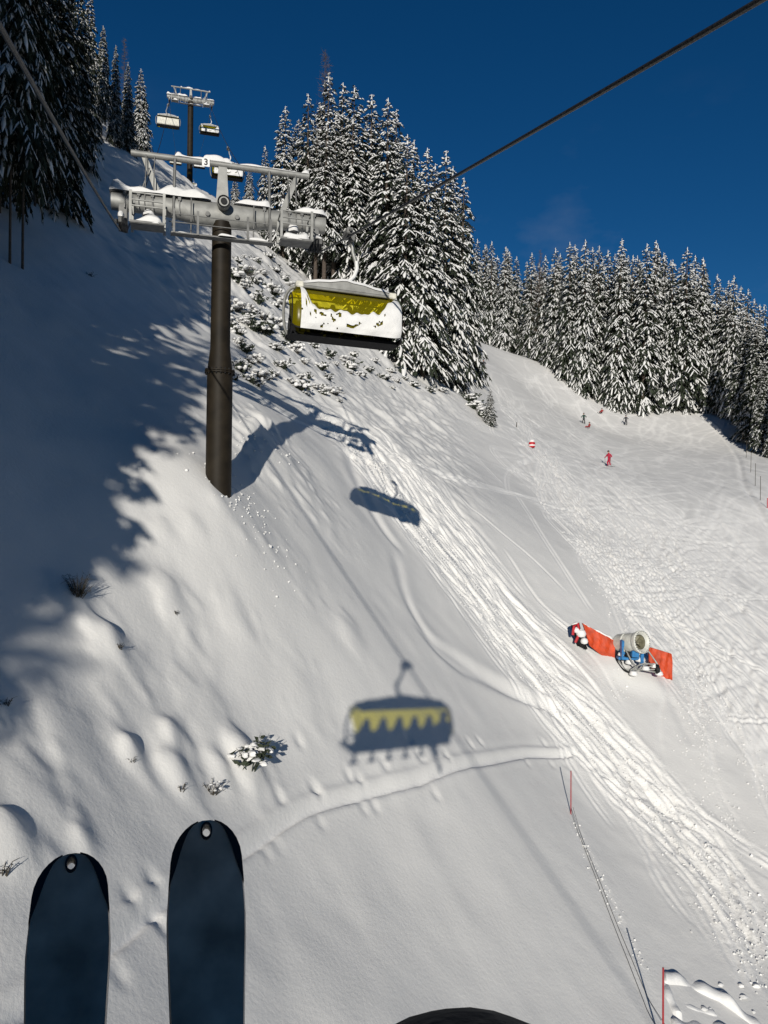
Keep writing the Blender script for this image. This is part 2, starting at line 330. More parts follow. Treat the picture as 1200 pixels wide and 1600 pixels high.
# ------------------------------------------------------------------ mesh helpers
class MB:
    def __init__(self): self.v = []; self.f = []; self.m = []
    def add(self, vs, fs, mi=0):
        o = len(self.v); self.v += [tuple(map(float, p)) for p in vs]
        for f in fs: self.f.append(tuple(i + o for i in f)); self.m.append(mi)
        return self
    def box(self, c, s, rot=None, mi=0, taper=1.0):
        c = np.array(c, float); h = np.array(s, float) / 2
        p = np.array([[x * h[0] * (taper if z > 0 else 1), y * h[1] * (taper if z > 0 else 1), z * h[2]] for z in (-1, 1) for y in (-1, 1) for x in (-1, 1)])
        if rot is not None: p = p @ np.array(rot).T
        return self.add(p + c, [(0, 2, 3, 1), (4, 5, 7, 6), (0, 1, 5, 4), (2, 6, 7, 3), (0, 4, 6, 2), (1, 3, 7, 5)], mi)
    def tube(self, pts, r, n=8, mi=0, cap=True):
        pts = [np.array(p, float) for p in pts]; k = len(pts)
        rs = r if hasattr(r, '__len__') else [r] * k
        vs = []; prev = None
        for i, p in enumerate(pts):
            t = pts[min(i + 1, k - 1)] - pts[max(i - 1, 0)]; t = t / (np.linalg.norm(t) + 1e-12)
            if prev is None:
                a = np.array([0, 0, 1.0]) if abs(t[2]) < 0.9 else np.array([1.0, 0, 0])
            else: a = prev
            u = a - t * (a @ t); u /= np.linalg.norm(u) + 1e-12; prev = u; w = np.cross(t, u)
            for j in range(n):
                g = 2 * math.pi * j / n; vs.append(p + rs[i] * (math.cos(g) * u + math.sin(g) * w))
        fs = [(i * n + j, i * n + (j + 1) % n, (i + 1) * n + (j + 1) % n, (i + 1) * n + j) for i in range(k - 1) for j in range(n)]
        if cap: fs += [tuple(range(n - 1, -1, -1)), tuple((k - 1) * n + j for j in range(n))]
        return self.add(vs, fs, mi)
    def lathe(self, prof, c=(0, 0, 0), axis='Z', n=20, mi=0, R=None):
        vs = []
        for r, h in prof:
            for j in range(n):
                g = 2 * math.pi * j / n
                p = np.array([r * math.cos(g), r * math.sin(g), h])
                if axis == 'Y': p = np.array([p[0], p[2], p[1]])
                if axis == 'X': p = np.array([p[2], p[0], p[1]])
                if R is not None: p = np.array(R) @ p
                vs.append(p + np.array(c))
        k = len(prof)
        fs = [(i * n + j, i * n + (j + 1) % n, (i + 1) * n + (j + 1) % n, (i + 1) * n + j) for i in range(k - 1) for j in range(n)]
        return self.add(vs, fs, mi)
    def grid(self, rows, mi=0, closed=False):
        h, w = len(rows), len(rows[0]); vs = [p for r in rows for p in r]
        fs = [(i * w + j, i * w + j + 1, (i + 1) * w + j + 1, (i + 1) * w + j) for i in range(h - 1) for j in range(w - 1)]
        return self.add(vs, fs, mi)
    def build(self, name, mats, parent=None, smooth=True, loc=(0, 0, 0), bevel=0.0):
        me = bpy.data.meshes.new(name); me.from_pydata(self.v, [], self.f)
        for m in (mats if isinstance(mats, (list, tuple)) else [mats]): me.materials.append(m)
        if any(self.m): me.polygons.foreach_set('material_index', self.m)
        o = bpy.data.objects.new(name, me); COL.objects.link(o); o.location = loc
        bm = bmesh.new(); bm.from_mesh(me); bmesh.ops.recalc_face_normals(bm, faces=bm.faces)
        if bevel: bmesh.ops.bevel(bm, geom=[e for e in bm.edges], offset=bevel, segments=2, affect='EDGES', clamp_overlap=True)
        bm.to_mesh(me); bm.free()
        if smooth:
            me.polygons.foreach_set('use_smooth', [True] * len(me.polygons))
            me.set_sharp_from_angle(angle=rad(38))
        if parent is not None: o.parent = parent
        return o
def empty(name, loc=(0, 0, 0), rz=0.0):
    o = bpy.data.objects.new(name, None); COL.objects.link(o); o.location = loc; o.rotation_euler = (0, 0, rz); o.empty_display_size = 0.3
    return o
def tag(o, label=None, cat=None, group=None, kind=None):
    if label: o['label'] = label
    if cat: o['category'] = cat
    if group: o['group'] = group
    if kind: o['kind'] = kind
    return o
def copy_tree(o, parent=None):
    c = o.copy(); COL.objects.link(c); c.parent = parent
    for ch in list(o.children): copy_tree(ch, c)
    return c
def cap_snow(mb, pts, w, h, rs, n=7, seed=0, mi=0):
    """a lumpy ridge of settled snow along a polyline (lies on what is below it)"""
    r = random.Random(seed); pts = [np.array(p, float) for p in pts]
    t = np.r_[0, np.cumsum([np.linalg.norm(pts[i + 1] - pts[i]) for i in range(len(pts) - 1)])]
    k = max(3, int(t[-1] / rs)); rows = []
    a = pts[-1] - pts[0]; side = np.cross(a, [0, 0, 1.0]); side /= np.linalg.norm(side) + 1e-9
    ph = [r.uniform(0, 6) for _ in range(4)]
    for i in range(k + 1):
        s = t[-1] * i / k; c = np.array([np.interp(s, t, [p[q] for p in pts]) for q in range(3)])
        e = min(1, min(i, k - i) / 1.5) ** 0.6
        hh = h * (0.75 + 0.3 * math.sin(s * 3.1 + ph[0]) + 0.2 * math.sin(s * 7.7 + ph[1])) * (0.25 + 0.75 * e); ww = w * (0.92 + 0.08 * math.sin(s * 4 + ph[2])) * (0.7 + 0.3 * e)
        rows.append([c + side * ww * math.cos(math.pi * j / (n - 1)) + np.array([0, 0, max(hh, 0.02) * math.sin(math.pi * j / (n - 1)) ** 0.7 - 0.015]) for j in range(n)])
    mb.grid(rows, mi); mb.add([rows[0][j] for j in range(n)], [tuple(range(n))], mi); mb.add([rows[-1][j] for j in range(n)], [tuple(range(n))[::-1]], mi)
# ------------------------------------------------------------------ the ground: one sheet to the horizon
def axis(lo, hi, f0, f1, d0, far):
    """fine spacing d0 in [f0, f1], growing outwards to lo / hi"""
    a = list(np.arange(f0, f1, d0)); x = f1; d = d0
    while x < hi: a.append(x); d = min(d * 1.006, far if x < 190 else 1e9) if x < 190 else d * 1.12; x += d
    a.append(hi); b = []; x = f0; d = d0
    while x > lo: d = d * 1.035; x -= d; b.append(x)
    return np.array(sorted(set([round(v, 4) for v in b + a])))
xs = axis(-260, 420, -11, 17, 0.066, 0.22); ys = axis(-60, 430, 9, 42, 0.066, 0.26)
GX, GY = np.meshgrid(xs, ys); sh = GX.shape
zz, ch, wn = height_at(GX.ravel(), GY.ravel(), True)
co = np.c_[GX.ravel(), GY.ravel(), zz].astype(np.float32)
h, w = sh; ii = np.arange(h * w).reshape(h, w)
quads = np.stack([ii[:-1, :-1], ii[:-1, 1:], ii[1:, 1:], ii[1:, :-1]], -1).reshape(-1, 4).astype(np.int32)
me = bpy.data.meshes.new('snow_slope'); me.vertices.add(len(co)); me.vertices.foreach_set('co', co.ravel())
me.loops.add(len(quads) * 4); me.loops.foreach_set('vertex_index', quads.ravel())
me.polygons.add(len(quads)); me.polygons.foreach_set('loop_start', np.arange(0, len(quads) * 4, 4, dtype=np.int32))
try: me.polygons.foreach_set('loop_total', np.full(len(quads), 4, np.int32))
except Exception: pass
me.polygons.foreach_set('use_smooth', np.ones(len(quads), bool)); me.update(calc_edges=True)
att = me.attributes.new('churn', 'FLOAT', 'POINT'); att.data.foreach_set('value', ch.astype(np.float32))
att = me.attributes.new('worn', 'FLOAT', 'POINT'); att.data.foreach_set('value', wn.astype(np.float32))
me.materials.append(M['ground'])
slope = bpy.data.objects.new('snow_slope', me); COL.objects.link(slope)
tag(slope, kind='structure')

# ------------------------------------------------------------------ sky, sun, camera
wd = bpy.data.worlds.new('World'); scene.world = wd; wd.use_nodes = True
nt = wd.node_tree; bg = nt.nodes['Background']
sky = nt.nodes.new('ShaderNodeTexSky'); sky.sky_type = 'NISHITA'; sky.sun_disc = False
el = math.asin(-SUN[2]); az = math.atan2(-SUN[0], -SUN[1])
sky.sun_elevation = el; sky.sun_rotation = az
sky.altitude = 1300; sky.air_density = 0.95; sky.dust_density = 0.1; sky.ozone_density = 5.5
hs = nt.nodes.new('ShaderNodeHueSaturation'); hs.inputs['Saturation'].default_value = SKY_SAT; hs.inputs['Value'].default_value = 1.0
nt.links.new(sky.outputs[0], hs.inputs['Color'])
tcw = nt.nodes.new('ShaderNodeTexCoord'); mpw = nt.nodes.new('ShaderNodeMapping'); mpw.inputs['Scale'].default_value = (2.2, 2.2, 5.0); mpw.inputs['Location'].default_value = (.35, .2, .1)
cn = nt.nodes.new('ShaderNodeTexNoise'); cn.inputs['Scale'].default_value = 2.6; cn.inputs['Detail'].default_value = 7; cn.inputs['Roughness'].default_value = .55
cr = nt.nodes.new('ShaderNodeMapRange'); cr.inputs['From Min'].default_value = .56; cr.inputs['From Max'].default_value = .80; cr.inputs['To Max'].default_value = .13
nt.links.new(tcw.outputs['Generated'], mpw.inputs['Vector']); nt.links.new(mpw.outputs[0], cn.inputs['Vector']); nt.links.new(cn.outputs['Fac'], cr.inputs['Value'])
cx_ = nt.nodes.new('ShaderNodeMix'); cx_.data_type = 'RGBA'; cx_.inputs[7].default_value = (9.0, 9.4, 10.0, 1)          # thin wisps of cloud
sx_ = nt.nodes.new('ShaderNodeSeparateXYZ'); nt.links.new(tcw.outputs['Generated'], sx_.inputs[0])
ez = nt.nodes.new('ShaderNodeMapRange'); ez.inputs['From Min'].default_value = .30; ez.inputs['From Max'].default_value = .48; ez.inputs['To Min'].default_value = 1; ez.inputs['To Max'].default_value = 0; nt.links.new(sx_.outputs[2], ez.inputs['Value'])
mz = nt.nodes.new('ShaderNodeMath'); mz.operation = 'MULTIPLY'; nt.links.new(cr.outputs[0], mz.inputs[0]); nt.links.new(ez.outputs[0], mz.inputs[1]); nt.links.new(mz.outputs[0], cx_.inputs[0]); nt.links.new(hs.outputs[0], cx_.inputs[6]); nt.links.new(cx_.outputs[2], bg.inputs['Color']); bg.inputs['Strength'].default_value = SKY_S
sl = bpy.data.lights.new('sun', 'SUN'); sl.energy = SUN_S; sl.angle = rad(0.5); sl.color = (1.0, 0.95, 0.865)
so = bpy.data.objects.new('sun', sl); COL.objects.link(so)
so.rotation_euler = Vector(SUN).to_track_quat('-Z', 'Y').to_euler(); so.location = (0, -20, 30)
cd = bpy.data.cameras.new('camera'); cam = bpy.data.objects.new('camera', cd); COL.objects.link(cam)
cd.sensor_fit = 'AUTO'; cd.sensor_width = 36; cd.lens = 36 * F / 1600; cd.clip_start = 0.05; cd.clip_end = 3000
cam.matrix_world = Matrix(CM.tolist()).to_4x4(); scene.camera = cam
scene.view_settings.view_transform = 'Standard'; scene.view_settings.look = 'None'; scene.view_settings.exposure = EXPO; scene.view_settings.gamma = 1
scene.cycles.max_bounces = 6; scene.cycles.diffuse_bounces = 1; scene.cycles.transparent_max_bounces = 12; scene.cycles.use_denoising = True

# ------------------------------------------------------------------ trees
def spruce(seed, H, R, base=0.05, nw=46, nb=9, n=4, snow_p=0.85, droop=1.0, trunk_r=None, snow_w=1.0, subs=7, fine_=1.0):
    r = random.Random(seed); T, C, S = MB(), MB(), MB()
    tr = trunk_r or H * 0.011; up = np.array([0, 0, 1.0])
    lean = np.array([r.uniform(-.006, .006) * H, r.uniform(-.006, .006) * H, 0])
    T.tube([(0, 0, -1.2), (0, 0, H * .3), lean * .7 + up * H * .7, lean + up * H * .98], [tr * 1.25, tr, tr * .55, tr * .06], 9)
    ph0 = r.uniform(0, 6)
    def spray(p, d, L, w, k, pad):
        """one twig: drooping needle curtain, and the snow lying on it"""
        sd = np.cross(d, up); sd /= np.linalg.norm(sd) + 1e-9; g = [p + d * (L * i / k) - up * (L * .34 * droop * (i / k) ** 2) for i in range(k + 1)]
        for i in range(k):
            ww = w * (1 - .55 * abs(i / k - .35)) * r.uniform(.7, 1.3); m = (g[i] + g[i + 1]) * .5; dl = g[i + 1] - g[i]
            for sg in (-1, 1):
                C.add([g[i], g[i + 1], m + sd * sg * ww + dl * r.uniform(.2, .9) - up * ww * r.uniform(.2, .9)], [(0, 1, 2)])
            C.add([g[i], g[i + 1], m - up * ww * r.uniform(.7, 1.5) + sd * r.uniform(-.4, .4) * ww], [(0, 1, 2)])
        C.add([g[k] - sd * w * .35, g[k] + sd * w * .35, g[k] + (g[k] - g[k - 1]) * .6 - up * .06], [(0, 1, 2)])
        if pad:
            rows = []; i0 = 0 if r.random() < .5 else 1
            for i in range(i0, k + 1):
                e = .5 if i in (i0, k) else 1.0; ws = w * r.uniform(.4, .85) * e * snow_w; hs = (.04 + .22 * ws) * r.uniform(.6, 1.6)
                c = g[i] + up * .015 + sd * r.uniform(-.2, .2) * ws
                rows.append([c - sd * ws - up * (.6 * ws), c - sd * ws * .5 + up * hs * .55, c + up * hs, c + sd * ws * .5 + up * hs * .55, c + sd * ws - up * (.6 * ws)])
            d2 = g[k] - g[k - 1]; rows.append([g[k] + d2 * .25 - up * .05 + sd * x * .12 * w for x in (-1, -.5, 0, .5, 1)]); S.grid(rows)
    for wi in range(nw):
        t = base + (1 - base) * (wi / (nw - 1)) ** 0.95; z0 = t * H * 0.985; u = (1 - t) / (1 - base)
        L0 = R * (u ** 0.68) * (1 + 0.12 * math.sin(wi * 0.8 + ph0) + r.uniform(-.06, .06)) + 0.22
        k = max(5, int(round(nb * (0.5 + 0.5 * min(1, u * 2.2))))); a0 = r.uniform(0, 6.28)
        for bi in range(k):
            if r.random() < 0.07: continue
            a = a0 + 6.283 * bi / k + r.uniform(-.3, .3); L = L0 * r.uniform(0.62, 1.12) * (1.15 if r.random() < .08 else 1)
            z = z0 + r.uniform(-.6, .6) * H * 0.018
            ra = 0.8 * (1 - u) ** 1.6 - 0.10 + r.uniform(-.12, .12); rb = (0.38 + r.uniform(-.1, .25)) * droop
            o = np.array([math.cos(a), math.sin(a), 0]); sd = np.array([-o[1], o[0], 0]); bend = r.uniform(-.15, .15)
            at = lambda s: o * L * s * (1 - .1 * s) + sd * bend * L * s * s + up * (z + L * (ra * s - rb * s * s)) + lean * t
            if L > 1.2: C.add([at(0), at(.5) - up * .06, at(.5) + up * .06], [(0, 1, 2)])
            ns = max(1, int(round(subs * min(1, L / (R * .75)))))
            for q in range(ns):
                s = .30 + .62 * (q + r.uniform(.1, .9)) / ns; sg = 1 if (q % 2) else -1
                p = at(s); tg = at(min(1, s + .05)) - at(s - .05); tg /= np.linalg.norm(tg) + 1e-9
                d = tg + sd * sg * r.uniform(.45, 1.1); d /= np.linalg.norm(d)
                spray(p, d, fine_ * L * (.16 + .18 * (1 - s)) * r.uniform(.7, 1.4) + .16, .10 + .040 * L * fine_ * r.uniform(.7, 1.4), 2, r.random() < snow_p * .85)
            p = at(.5 if L > .8 else .2); tg = at(1.0) - p; ln = np.linalg.norm(tg); spray(p, tg / ln, ln, .12 + .050 * L, n, r.random() < snow_p)
    S.tube([lean + up * H * .955, lean + up * H * 1.0], [0.12, 0.03], 5)
    return T, C, S
def spruce_proto(name, *a, **k):
    T, C, S = spruce(*a, **k); e = empty(name)
    T.build('trunk', M['bark'], e); C.build('crown', M['needle'], e, smooth=False); S.build('settled_snow', M['snow'], e)
    return e
PROTO = [spruce_proto('snowy_spruce', 100 + i, 26, Rr, base=.04 + .02 * (i % 3), nw=nw, nb=nb, snow_p=sp_, droop=dr)
         for i, (Rr, nw, nb, sp_, dr) in enumerate([(4.2, 46, 9, .70, 1.0), (3.7, 44, 9, .64, 1.15), (4.6, 44, 9, .72, .9), (3.4, 46, 8, .60, 1.2), (4.0, 42, 9, .56, 1.1), (3.7, 48, 9, .74, 1.0)])]
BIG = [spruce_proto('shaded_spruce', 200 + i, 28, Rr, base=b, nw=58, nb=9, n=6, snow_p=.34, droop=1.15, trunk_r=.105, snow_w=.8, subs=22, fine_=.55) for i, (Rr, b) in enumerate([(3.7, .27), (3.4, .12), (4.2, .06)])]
DARK = [spruce_proto('spruce', 400 + i, 26, Rr, base=.06, nw=46, nb=9, snow_p=sp_, droop=dr) for i, (Rr, sp_, dr) in enumerate([(3.6, .52, 1.1), (3.2, .46, 1.2), (4.0, .56, 1.0), (3.4, .62, 1.15)])]
TALL = [spruce_proto('bare_stemmed_spruce', 300 + i, 26, 3.3, base=.30, nw=34, nb=8, snow_p=.75) for i in range(2)]
used = set()
def plant(proto, x, y, hgt, label, group, rz=None, name=None, wide_=1.0, lean=0.0):
    H0 = 28 if proto in BIG else 26
    t = proto if proto.name not in used else copy_tree(proto)
    used.add(proto.name)
    s = hgt / H0
    t.location = (x, y, ground(x, y) - 0.1); t.scale = (s * wide_, s * wide_, s)
    t.rotation_euler = (lean * random.uniform(-1, 1), lean, rz if rz is not None else random.uniform(0, 6.28))
    return tag(t, label, 'tree', group)
ORD = 'first second third fourth fifth sixth seventh eighth ninth tenth eleventh twelfth thirteenth fourteenth fifteenth sixteenth seventeenth eighteenth nineteenth twentieth twenty-first twenty-second twenty-third twenty-fourth twenty-fifth twenty-sixth twenty-seventh twenty-eighth twenty-ninth thirtieth'.split()
def tree_px(proto, bx, by, tx, ty, label, group, dist=None, **k):
    """a tree whose foot shows at (bx, by) and whose top reaches the height seen at row ty"""
    g = gp(bx, by)
    if dist: g = P(bx, by, dist); g[2] = ground(g[0], g[1])
    d = g[1]; top = P(tx, ty, d)
    return plant(proto, top[0] * .5 + g[0] * .5, g[1], max(3, top[2] - g[2]), label, group, **k)

# the clump in the middle: (foot x, foot y, top x, top y, distance or None, prototype, words)
CL = [
 (665,592,661,238,None,5,'broad snow-plastered spruce at the front of the middle clump, branches down to the piste edge'),
 (698,598,691,242,None,0,'tall slender spruce at the front corner of the middle clump beside the piste'),
 (726,590,716,285,None,1,'shaded-sided spruce at the piste corner of the middle clump, last before the gap'),
 (640,575,624,221,None,2,'snowy spruce just uphill of the broad front spruce in the middle clump'),
 (612,545,597,163,84,5,'tall snowy spruce rising above the bubble chair, pointed white top'),
 (590,520,568,166,92,0,'snowy spruce with its narrow top tucked behind the pair above the chair'),
 (560,480,543,145,90,2,'second highest spruce of the middle clump, thickly snowed'),
 (538,470,527,138,98,1,'snowy spruce leaning close to the highest spruce of the middle clump'),
 (515,455,511,122,94,0,'highest spruce of the middle clump, standing under a bare larch tip'),
 (488,450,476,156,92,4,'snowy spruce on the tower side of the highest spruce in the middle clump'),
 (450,425,437,176,90,5,'separate spruce at the tower end of the middle clump, fully white'),
 (420,400,408,234,96,3,'short snowy spruce beside the crossarm end of lift tower 3'),
 (395,372,385,268,100,5,'small snowy spruce seen through the crossarm of lift tower 3'),
 (370,352,366,278,104,2,'small round spruce behind the sign end of the crossarm'),
 (345,345,346,290,108,0,'low snowy spruce behind the central post of lift tower 3'),
 (650,565,640,228,96,3,'narrow snowy spruce behind the front row of the middle clump'),
 (625,540,606,182,100,4,'snowy spruce filling the second row behind the hanger of the bubble chair'),
 (708,580,702,268,108,2,'snowy spruce half hidden behind the front corner of the middle clump'),
 (470,440,460,196,100,2,'snowy spruce in the second row near the crossarm end'),
 (580,500,583,190,104,3,'snowy spruce showing only its top between two taller ones of the middle clump'),
 (500,452,497,168,104,5,'snowy spruce behind the highest spruce, its flank showing'),
 (680,585,676,262,100,1,'snowy spruce squeezed between the two front spruces of the middle clump'),
]
for i, (bx, by, tx, ty, d, k, lab) in enumerate(CL):
    tree_px(PROTO[k], bx, by, tx, ty, lab, 'spruces of the middle clump', d, wide_=1.0 if d else .95)
for i, (bx, by, tx, ty, d) in enumerate([(527,452,520,190,88),(548,462,550,185,88),(512,450,505,200,86),(498,446,492,214,87)]):
    tree_px(TALL[i % 2], bx, by, tx, ty, 'spruce with a bare stem under its crown, %s of four stems behind the bubble chair' % ORD[i], 'bare-stemmed spruces behind the chair', d)

# the forest beyond the piste
TOPS = [(750,374),(770,378),(790,386),(806,402),(828,397),(848,400),(866,389),(894,378),(916,375),(936,385),(950,392),(962,375),(982,399),(1006,381),(1022,377),(1048,407),(1072,389),(1098,403),(1118,430),(1132,440),(1146,431),(1163,452),(1176,468)]
BASE = [(740,535),(766,538),(785,542),(806,545),(830,552),(850,562),(866,572),(888,585),(912,597),(932,605),(950,612),(966,620),(985,627),(1005,631),(1022,632),(1045,636),(1068,638),(1092,642),(1112,648),(1130,655),(1143,662),(1160,660),(1178,668)]
ds_ = [168,166,164,166,162,158,154,150,148,150,152,146,150,146,148,147,146,146,146,143,141,150,156]
for i, ((tx, ty), (bx, by), d) in enumerate(zip(TOPS, BASE, ds_)):
    tree_px((DARK + PROTO[1:2] + DARK + PROTO[3:5])[(i * 7 + i // 3) % 11], bx, by, tx, ty, 'snow-laden spruce, %s along the forest front beyond the piste, counted from the gap' % ORD[i], 'front spruces of the forest beyond the piste', d, wide_=random.uniform(.85, 1.05), lean=random.uniform(-.015, .015))
k = 0
for row in range(3):
    for i in range(19):
        bx = 742 + i * 25 + random.uniform(-9, 9) + row * 7; ty = float(np.interp(bx, [t[0] for t in TOPS], [t[1] for t in TOPS])) + random.uniform(2, 34)
        d = float(np.interp(bx, [b[0] for b in BASE], ds_)) + 7 + row * 8 + random.uniform(-2, 3)
        g = P(bx, 560, d); z = ground(g[0], g[1]); top = P(bx, ty, d)
        if top[2] - z < 8: continue
        plant(DARK[random.randrange(4)], g[0], g[1], min(40, top[2] - z), 'snowy spruce in the %s row of the forest beyond the piste' % ORD[row + 1], 'inner spruces of the forest, row %s' % ORD[row + 1])
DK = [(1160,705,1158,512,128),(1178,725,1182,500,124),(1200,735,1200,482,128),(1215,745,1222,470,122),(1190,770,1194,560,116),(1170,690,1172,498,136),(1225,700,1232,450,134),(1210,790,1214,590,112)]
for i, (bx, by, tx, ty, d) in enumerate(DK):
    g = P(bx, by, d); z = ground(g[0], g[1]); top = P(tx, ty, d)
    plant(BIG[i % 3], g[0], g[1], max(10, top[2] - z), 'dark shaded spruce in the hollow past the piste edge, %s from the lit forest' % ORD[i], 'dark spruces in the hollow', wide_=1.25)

# shaded trees up the bank beside the lift
LT = [(27,416,20,-330,None,0,'tall dark spruce with two thin bare stems showing over the shaded bank, outer one'),
 (40,420,46,-300,None,0,'tall dark spruce with a thin bare stem just inside its twin'),
 (92,338,100,-130,None,2,'dark drooping spruce whose lowest branches hang over the shaded snow'),
 (60,330,62,-190,None,0,'dark spruce behind the bare-stemmed pair'),
 (8,340,6,-260,None,1,'dark spruce at the very edge of the view above the shaded bank'),
 (122,255,128,-60,None,2,'dark spruce next uphill of the drooping one'),
 (140,226,146,-10,None,1,'dark spruce whose snow-tipped flank meets the sky'),
 (160,224,164,50,None,0,'dark spruce with a pointed white top against the sky'),
 (182,230,184,76,None,1,'dark spruce under the arching snowy bough'),
 (203,238,200,102,None,2,'half-lit spruce beside the brightly lit one on the bank crest'),
 (100,268,104,-90,None,1,'dark spruce deep in the shaded row on the bank'),
 (30,280,32,-200,None,2,'dark spruce high on the shaded bank behind the stems'),
 (-60,400,-60,-300,None,0,'dark spruce beyond the edge of the view'),(-40,300,-40,-250,None,1,'dark spruce beyond the edge, higher on the bank')]
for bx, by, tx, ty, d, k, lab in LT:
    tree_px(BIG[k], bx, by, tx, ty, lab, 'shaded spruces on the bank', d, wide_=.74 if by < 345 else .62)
tree_px(PROTO[5], 222, 243, 222, 117, 'brightly lit snowy spruce alone on the bank crest near the upper lift tower', 'shaded spruces on the bank')
# woods behind the viewer that shade the bank
for i, (x, y, hh) in enumerate(SHADE):
    plant((BIG + PROTO[:4])[i % 7], x, y, hh, 'spruce of the wood behind the lift line', 'spruces outside the view')
def larch(seed, H):
    r = random.Random(seed); T, C = MB(), MB(); T.tube([(0, 0, -1), (.1, 0, H * .5), (0, .1, H)], [.16, .09, .012], 6)
    for i in range(150):
        z = H * (.25 + .74 * i / 150); a = r.uniform(0, 6.28); L = (1 - z / H) * 3.2 * r.uniform(.6, 1.1) + .35; o = np.array([math.cos(a), math.sin(a), 0])
        q = [np.array([0, 0, z]), o * L * .5 + np.array([0, 0, z + .05]), o * L + np.array([0, 0, z + .22 * L])]; C.tube(q, [.025, .018, .006], 3, cap=False)
        for k in range(7):
            p = q[0] + (q[2] - q[0]) * r.uniform(.3, 1); C.tube([p, p + np.array([r.uniform(-.5, .5), r.uniform(-.5, .5), r.uniform(-.3, .5)])], [.012, .005], 3, cap=False)
    e = empty('bare_larch'); T.build('trunk', M['bark'], e); C.build('crown', M['larch'], e, smooth=False); return e
lr = larch(41, 26)
for bx, by, tx, ty, d, lab in ((508, 455, 505, 88, 99, 'bare brown larch whose tip rises above the highest spruce of the middle clump'), (196, 236, 196, 66, 74, 'bare larch with fine brown twigs between the dark spruces against the sky'), (842, 560, 842, 392, 158, 'bare grey larch among the spruces beyond the piste')):
    tree_px(lr, bx, by, tx, ty, lab, 'bare larches', d)
for p in PROTO + BIG + TALL + DARK:
    if p.name not in used: bpy.data.objects.remove(p)
